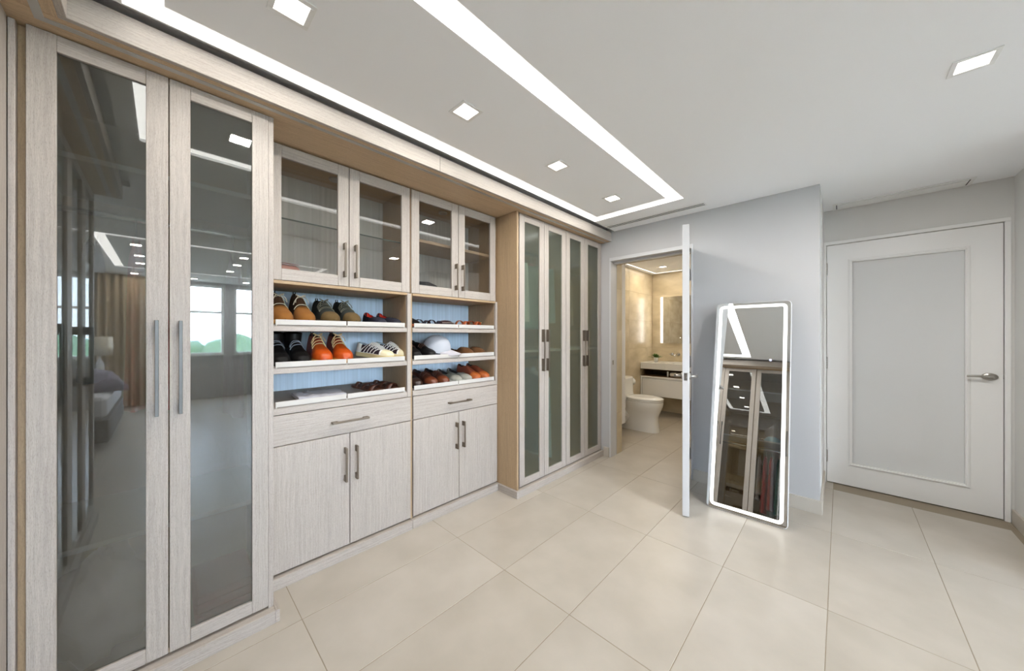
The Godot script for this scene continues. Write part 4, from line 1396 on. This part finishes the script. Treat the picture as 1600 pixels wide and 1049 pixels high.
func small_things():
	var o := thing("baseball_cap", "white baseball cap with curved brim on the middle shelf of the right unit", "cap", V(-2.235, 1.168, -1.455))
	o.basis = Basis(Vector3.UP, deg_to_rad(52)) * Basis(Vector3.BACK, -0.16) * Basis.from_scale(Vector3(1.14, 1.12, 1.14))
	var cloth := mat(c8(176, 179, 186), 0.9)
	var st := begin()
	var rings := []
	for i in 12:
		var f := PI / 2 * i / 11.0
		var ring := []
		for j in 36:
			var a := TAU * j / 36
			var r := pow(cos(f), 0.75)
			var seam := 1.0 - 0.012 * pow(absf(cos(a * 3.0)), 24.0)
			ring.append(V(cos(a) * 0.098 * r * seam, 0.02 + 0.118 * pow(sin(f), 0.9), sin(a) * 0.08 * r * seam))
		rings.append(ring)
	loft(st, rings, false)
	put(o, "crown", done(st), cloth)
	st = begin()
	rings = []
	for i in 9:
		var u := i / 8.0
		var up := []
		var dn := []
		for j in 15:
			var b := lerpf(-1.0, 1.0, j / 14.0)
			var rin := sqrt(maxf(0.0, 1.0 - b * b * 0.86))
			var x := 0.094 * rin + u * 0.078 * sqrt(maxf(0.0, 1.0 - b * b))
			var y := 0.052 - 0.016 * u - 0.024 * b * b
			up.append(V(x, y + 0.0018, b * 0.076))
			dn.append(V(x, y - 0.0018, b * 0.076))
		dn.reverse()
		rings.append(up + dn)
	loft(st, rings)
	put(o, "brim", done(st), mat(c8(178, 174, 178), 0.9))
	st = begin()
	tube(st, arc(V(-0.094, 0.02, 0.05), V(-0.094, 0.02, -0.05), V(-0.016, 0.0, 0)), 0.008, 8)
	put(o, "strap", done(st), cloth)
	st = begin()
	rings = []
	for e in [[0.018, 1.0], [0.004, 0.98]]:
		var ring := []
		for j in 32:
			var a := TAU * j / 32
			ring.append(V(cos(a) * 0.096 * e[1], e[0], sin(a) * 0.078 * e[1]))
		rings.append(ring)
	loft(st, rings, false)
	put(o, "sweatband", done(st), mat(c8(34, 36, 50), 0.9))
	st = begin()
	rings = []
	for i in 7:
		var f := lerpf(0.0, 0.5, i / 6.0)
		var row := []
		for j in 13:
			var a := PI + lerpf(-0.62, 0.62, j / 12.0) * cos(f * 2.6)
			var q := pow(cos(f), 0.75)
			row.append(V(cos(a) * 0.0995 * q, 0.022 + 0.12 * pow(sin(f), 0.9), sin(a) * 0.0815 * q))
		rings.append(row)
	loft(st, rings, false, false)
	put(o, "back_opening", done(st), mat(c8(34, 36, 50), 0.9))
	put(o, "button", lathe([[0.0, 0.0], [0.007, 0.0], [0.005, 0.004], [0.0, 0.005]], 12), cloth, V(0, 0.1375, 0))
	o = thing("folded_cloth", "crumpled pale grey cloth lying flat on the lowest left shelf", "cloth", V(-2.25, 0.962, -0.64))
	o.basis = Basis(Vector3.BACK, -0.1)
	st = begin()
	var ns := FastNoiseLite.new()
	ns.seed = 5
	ns.frequency = 9.0
	rings = []
	for i in 19:
		var z := lerpf(-0.13, 0.12, i / 18.0)
		var ring := []
		for j in 13:
			var x := lerpf(-0.06, 0.1, j / 12.0) + 0.02 * ns.get_noise_2d(z * 2.0, 3.0)
			ring.append(V(x, 0.012 + 0.022 * absf(ns.get_noise_2d(x * 3.0, z * 2.0)), z))
		for j in range(12, -1, -1):
			var x := lerpf(-0.06, 0.1, j / 12.0) + 0.02 * ns.get_noise_2d(z * 2.0, 3.0)
			ring.append(V(x, 0.0005, z))
		rings.append(ring)
	loft(st, rings)
	put(o, "cloth", done(st), mat(c8(176, 176, 184), 0.95))
	o = thing("pouch", "dark rounded leather pouch among the sandals on the top right shelf", "pouch", V(-2.22, 1.3985, -1.53))
	put(o, "body", blob(0.07, 0.036, 0.078, 0.1, 9, -0.005), mat(c8(40, 20, 26), 0.3), V(0, 0.005, 0))
	st = begin()
	tube(st, arc(V(0.05, 0.02, 0.06), V(0.05, 0.02, -0.06), V(0.022, 0.0, 0)), 0.0025, 6)
	put(o, "zip", done(st), mat(c8(190, 180, 170), 0.3, 0.8))
	o = thing("clutch_bag", "pinkish brown clutch lying in the upper cabinet behind its left glass door", "bag", V(-2.21, 1.612, -0.47))
	put(o, "body", blob(0.05, 0.055, 0.075, 0.08, 12, -0.055), mat(c8(170, 110, 88), 0.6), V(0, 0.056, 0))
	put(o, "flap", blob(0.03, 0.008, 0.06, 0.05, 13, 0.0), mat(c8(140, 84, 66), 0.6), V(0.02, 0.1, 0))
	o = thing("folded_umbrella", "small black folded umbrella lying behind the third upper glass door", "umbrella", V(-2.26, 1.614, -1.35))
	st = begin()
	rings = []
	for e in [[-0.13, 0.01], [-0.125, 0.02], [-0.08, 0.024], [-0.075, 0.046], [0.05, 0.052], [0.12, 0.034], [0.13, 0.014]]:
		var ring := []
		for j in 20:
			var a := TAU * j / 20
			var r: float = e[1] * (1.0 + 0.1 * absf(sin(a * 4.0)))
			ring.append(V(sin(a) * r, 0.058 + cos(a) * r, -e[0]))
		rings.append(ring)
	loft(st, rings)
	put(o, "canopy", done(st), mat(c8(30, 30, 34), 0.6))
	st = begin()
	tube(st, [V(0, 0.058, -0.13), V(0, 0.058, -0.17)], 0.007)
	put(o, "handle", done(st), M.dark)


# ------------------------------------------------------------------ clothes
func garment(label: String, at: Vector3, w: float, h: float, t: float, col: Color, turn := 0.0, sd := 1, group := ""):
	var o := thing("garment", label, "clothing", at, group)
	o.rotation.y = turn
	var st := begin()
	var rings := []
	for i in 22:
		var u := i / 21.0
		var half := w * (0.16 + 0.84 * smoothstep(0.0, 0.09, u)) * (1.0 + 0.12 * u)
		var th := t * (0.5 + 0.5 * smoothstep(0.0, 0.2, u)) * (1.0 + 0.4 * u)
		var y := -0.06 - h * u - 0.05 * (1.0 - smoothstep(0.0, 0.3, u)) * 0.0
		var ring := []
		for j in 40:
			var a := TAU * j / 40
			var rip := 1.0 + 0.28 * u * sin(a * 7.0 + sd * 2.1 + 1.5 * u) + 0.1 * sin(a * 3.0 + sd)
			var sl := 0.07 * absf(cos(a)) * (1.0 - smoothstep(0.0, 0.15, u))
			ring.append(V(cos(a) * half, y - sl, sin(a) * th * rip))
		rings.append(ring)
	loft(st, rings)
	put(o, "cloth", done(st), mat(col, 0.92))
	st = begin()
	tube(st, [V(0, -0.06, 0), V(0, -0.025, 0), V(0.018, -0.01, 0), V(0.02, 0.008, 0), V(0.008, 0.019, 0), V(-0.012, 0.014, 0)], 0.0022, 6)
	put(o, "hanger", done(st), M.chrome)


func clothes():
	var g := "clothes hanging behind the frosted doors"
	var k := 0
	for e in [[-2.13, 2.12, 0.62, c8(196, 204, 200)], [-2.24, 2.12, 0.6, c8(206, 220, 218)], [-2.4, 2.12, 0.66, c8(178, 208, 204)], [-2.52, 2.12, 0.5, c8(214, 160, 170)], [-2.62, 2.12, 0.6, c8(150, 170, 176)], [-2.8, 2.12, 0.55, c8(196, 130, 126)], [-2.92, 2.12, 0.62, c8(150, 140, 128)], [-3.14, 2.12, 0.6, c8(120, 108, 92)], [-3.26, 2.12, 0.66, c8(140, 124, 100)], [-2.46, 1.1, 0.8, c8(110, 140, 170)], [-2.56, 1.1, 0.86, c8(190, 208, 220)], [-2.2, 1.1, 0.5, c8(120, 124, 112)]]:
		var part_of := "upper" if e[1] > 2 else "lower"
		garment(["pale grey", "white", "pale teal", "pink", "grey blue", "dusty red", "taupe", "dark brown", "tan", "blue", "pale blue", "olive grey"][k] + " garment hanging on the %s rail behind the frosted wardrobe doors" % part_of, V(-2.193, e[1] - 0.019, e[0]), 0.2, e[2], 0.028, e[3], 0.0, k, g)
		k += 1
	g = "clothes hanging in the smoky wardrobe"
	k = 0
	for e in [[0.015, 0.75, c8(236, 44, 36)], [0.085, 0.72, c8(226, 60, 52)], [-0.24, 0.8, c8(120, 40, 46)], [0.2, 0.6, c8(70, 66, 70)]]:
		garment(["bright red", "crimson", "wine red", "charcoal"][k] + " garment hanging behind the smoky glass wardrobe doors", V(-2.193, 1.801, e[0]), 0.2, e[1], 0.022, e[2], 0.0, k + 20, g)
		k += 1
	g = "clothes mirrored in the leaning mirror"
	k = 0
	for e in [[-0.78, 0.7, c8(200, 200, 196)], [-0.7, 0.86, c8(206, 40, 40)], [-0.63, 0.8, c8(214, 66, 56)], [-0.54, 0.84, c8(44, 110, 80)], [-0.45, 0.8, c8(196, 196, 196)], [-0.36, 0.78, c8(180, 170, 150)]]:
		garment(["white", "deep red", "brick red", "dark green", "mid grey", "beige"][k] + " garment inside the wardrobe seen in the leaning mirror", V(e[0], 1.081, 0.652), 0.2, e[1], 0.024, e[2], PI / 2, k + 30, g)
		k += 1
	var b := thing("laundry_bag", "pale lavender laundry bundle on the floor of the smoky glass wardrobe", "bundle", V(-2.12, 0.079, 0.17))
	put(b, "bundle", blob(0.15, 0.2, 0.13, 0.5, 31, -0.16), mat(c8(226, 214, 232), 0.95), V(0, 0.16, 0))
	put(b, "knot", blob(0.03, 0.04, 0.03, 0.5, 32, -0.03), mat(c8(226, 214, 232), 0.95), V(0.02, 0.36, 0))
	b = thing("folded_blanket", "folded dusty red blanket at the bottom of the smoky glass wardrobe", "blanket", V(-2.12, 0.079, -0.2))
	for y in 3:
		part(b, "fold", mat(c8(196 - y * 8, 92, 92), 0.95), V(-0.15, y * 0.04, -0.1), V(0.15, y * 0.04 + 0.038, 0.11), 2, 0.016)
	var o := thing("bowl", "upturned pale teal bowl on the wardrobe shelf seen in the leaning mirror", "bowl", V(-0.62, 1.201, 0.55))
	put(o, "shell", lathe([[0.115, 0.0], [0.11, 0.03], [0.085, 0.07], [0.05, 0.09], [0.0, 0.097]], 28), mat(c8(150, 190, 196), 0.4))


# ------------------------------------------------------------------ bedroom, seen in the reflections
func bedroom():
	var o := thing("bed", "bed with rumpled lavender grey duvet mirrored in the wardrobe glass", "bed", V(3.3, 0, 1.45))
	part(o, "base", mat(c8(120, 112, 108), 0.9), V(-1.0, 0.08, -1.0), V(1.0, 0.34, 1.0), 0, 0.01)
	part(o, "mattress", mat(c8(214, 212, 216), 0.9), V(-0.98, 0.345, -0.98), V(0.98, 0.6, 0.98), 0, 0.04)
	put(o, "duvet", blob(0.9, 0.42, 0.85, 0.5, 4, 0.0, 24, 40), mat(c8(150, 144, 158), 0.95), V(-0.15, 0.6, -0.1))
	for s in [-0.5, 0.5]:
		put(o, "pillow", blob(0.2, 0.09, 0.34, 0.1, 7, -0.09), mat(c8(222, 220, 224), 0.95), V(0.72, 0.7, s))
	o = thing("nightstand", "low wooden nightstand by the curtain carrying the table lamp", "nightstand", V(4.9, 0, 0.74))
	part(o, "body", mat(c8(110, 88, 66), 0.5), V(-0.22, 0.08, -0.2), V(0.22, 0.62, 0.2), 0, 0.004)
	part(o, "drawer", mat(c8(120, 96, 72), 0.5), V(-0.24, 0.36, -0.19), V(-0.2205, 0.6, 0.19), 2, 0.002)
	for q in [[-0.18, -0.16], [0.18, -0.16], [-0.18, 0.16], [0.18, 0.16]]:
		part(o, "leg", M.dark, V(q[0] - 0.02, 0, q[1] - 0.02), V(q[0] + 0.02, 0.08, q[1] + 0.02), 1, 0.002)
	o = thing("table_lamp", "table lamp with cream drum shade in front of the curtain", "lamp", V(4.9, 0.62, 0.74))
	put(o, "base", lathe([[0.0, 0.0], [0.08, 0.0], [0.08, 0.02], [0.03, 0.04], [0.05, 0.14], [0.05, 0.22], [0.015, 0.32], [0.012, 0.4], [0.0, 0.4]], 24), M.china)
	var sh := mat(c8(226, 216, 196), 0.9)
	sh.backlight_enabled = true
	sh.backlight = Color(0.5, 0.45, 0.38)
	put(o, "shade", lathe([[0.14, 0.37], [0.14, 0.68], [0.136, 0.68], [0.136, 0.37], [0.14, 0.37]], 32), sh)
	o = thing("curtain", "full height beige pleated curtain beside the bedroom window", "curtain", V(5.58, 0, 0.85))
	var st := begin()
	var rings := []
	for i in 2:
		var front := []
		var back := []
		for j in 121:
			var z := lerpf(-0.6, 0.6, j / 120.0)
			var x := 0.035 * sin(z * 62.0) + 0.012 * sin(z * 23.0)
			front.append(V(x - 0.004, 0.02 + i * 2.41, z))
			back.append(V(x + 0.004, 0.02 + i * 2.41, z))
		back.reverse()
		rings.append(front + back)
	loft(st, rings)
	var cu := mat(c8(190, 172, 146), 0.95)
	cu.backlight_enabled = true
	cu.backlight = Color(0.25, 0.22, 0.18)
	put(o, "fabric", done(st), cu)
	# greenery on the shore
	st = begin()
	for k in 46:
		var c := V(rng.randf_range(95, 150), -8.5, rng.randf_range(-75, 45))
		var r := rng.randf_range(3.0, 5.5)
		var ns := FastNoiseLite.new()
		ns.seed = k
		ns.frequency = 2.2
		var rg := []
		for i in 10:
			var ph := PI * i / 9.0
			var ring := []
			for j in 16:
				var a := TAU * j / 16
				var d := V(sin(ph) * cos(a), cos(ph), sin(ph) * sin(a))
				ring.append(c + V(0, r * 0.9, 0) + V(d.x * r, d.y * r * 0.9, d.z * r) * (1.0 + 0.4 * ns.get_noise_3dv(d)))
			rg.append(ring)
		loft(st, rg, false)
	var tl := MeshInstance3D.new()
	tl.name = "treeline_foliage"
	tl.mesh = done(st)
	tl.material_override = mat(c8(74, 92, 62), 0.95)
	add_child(tl)
	tag(tl, "green shore trees far beyond the bedroom windows", "trees", "", "stuff")
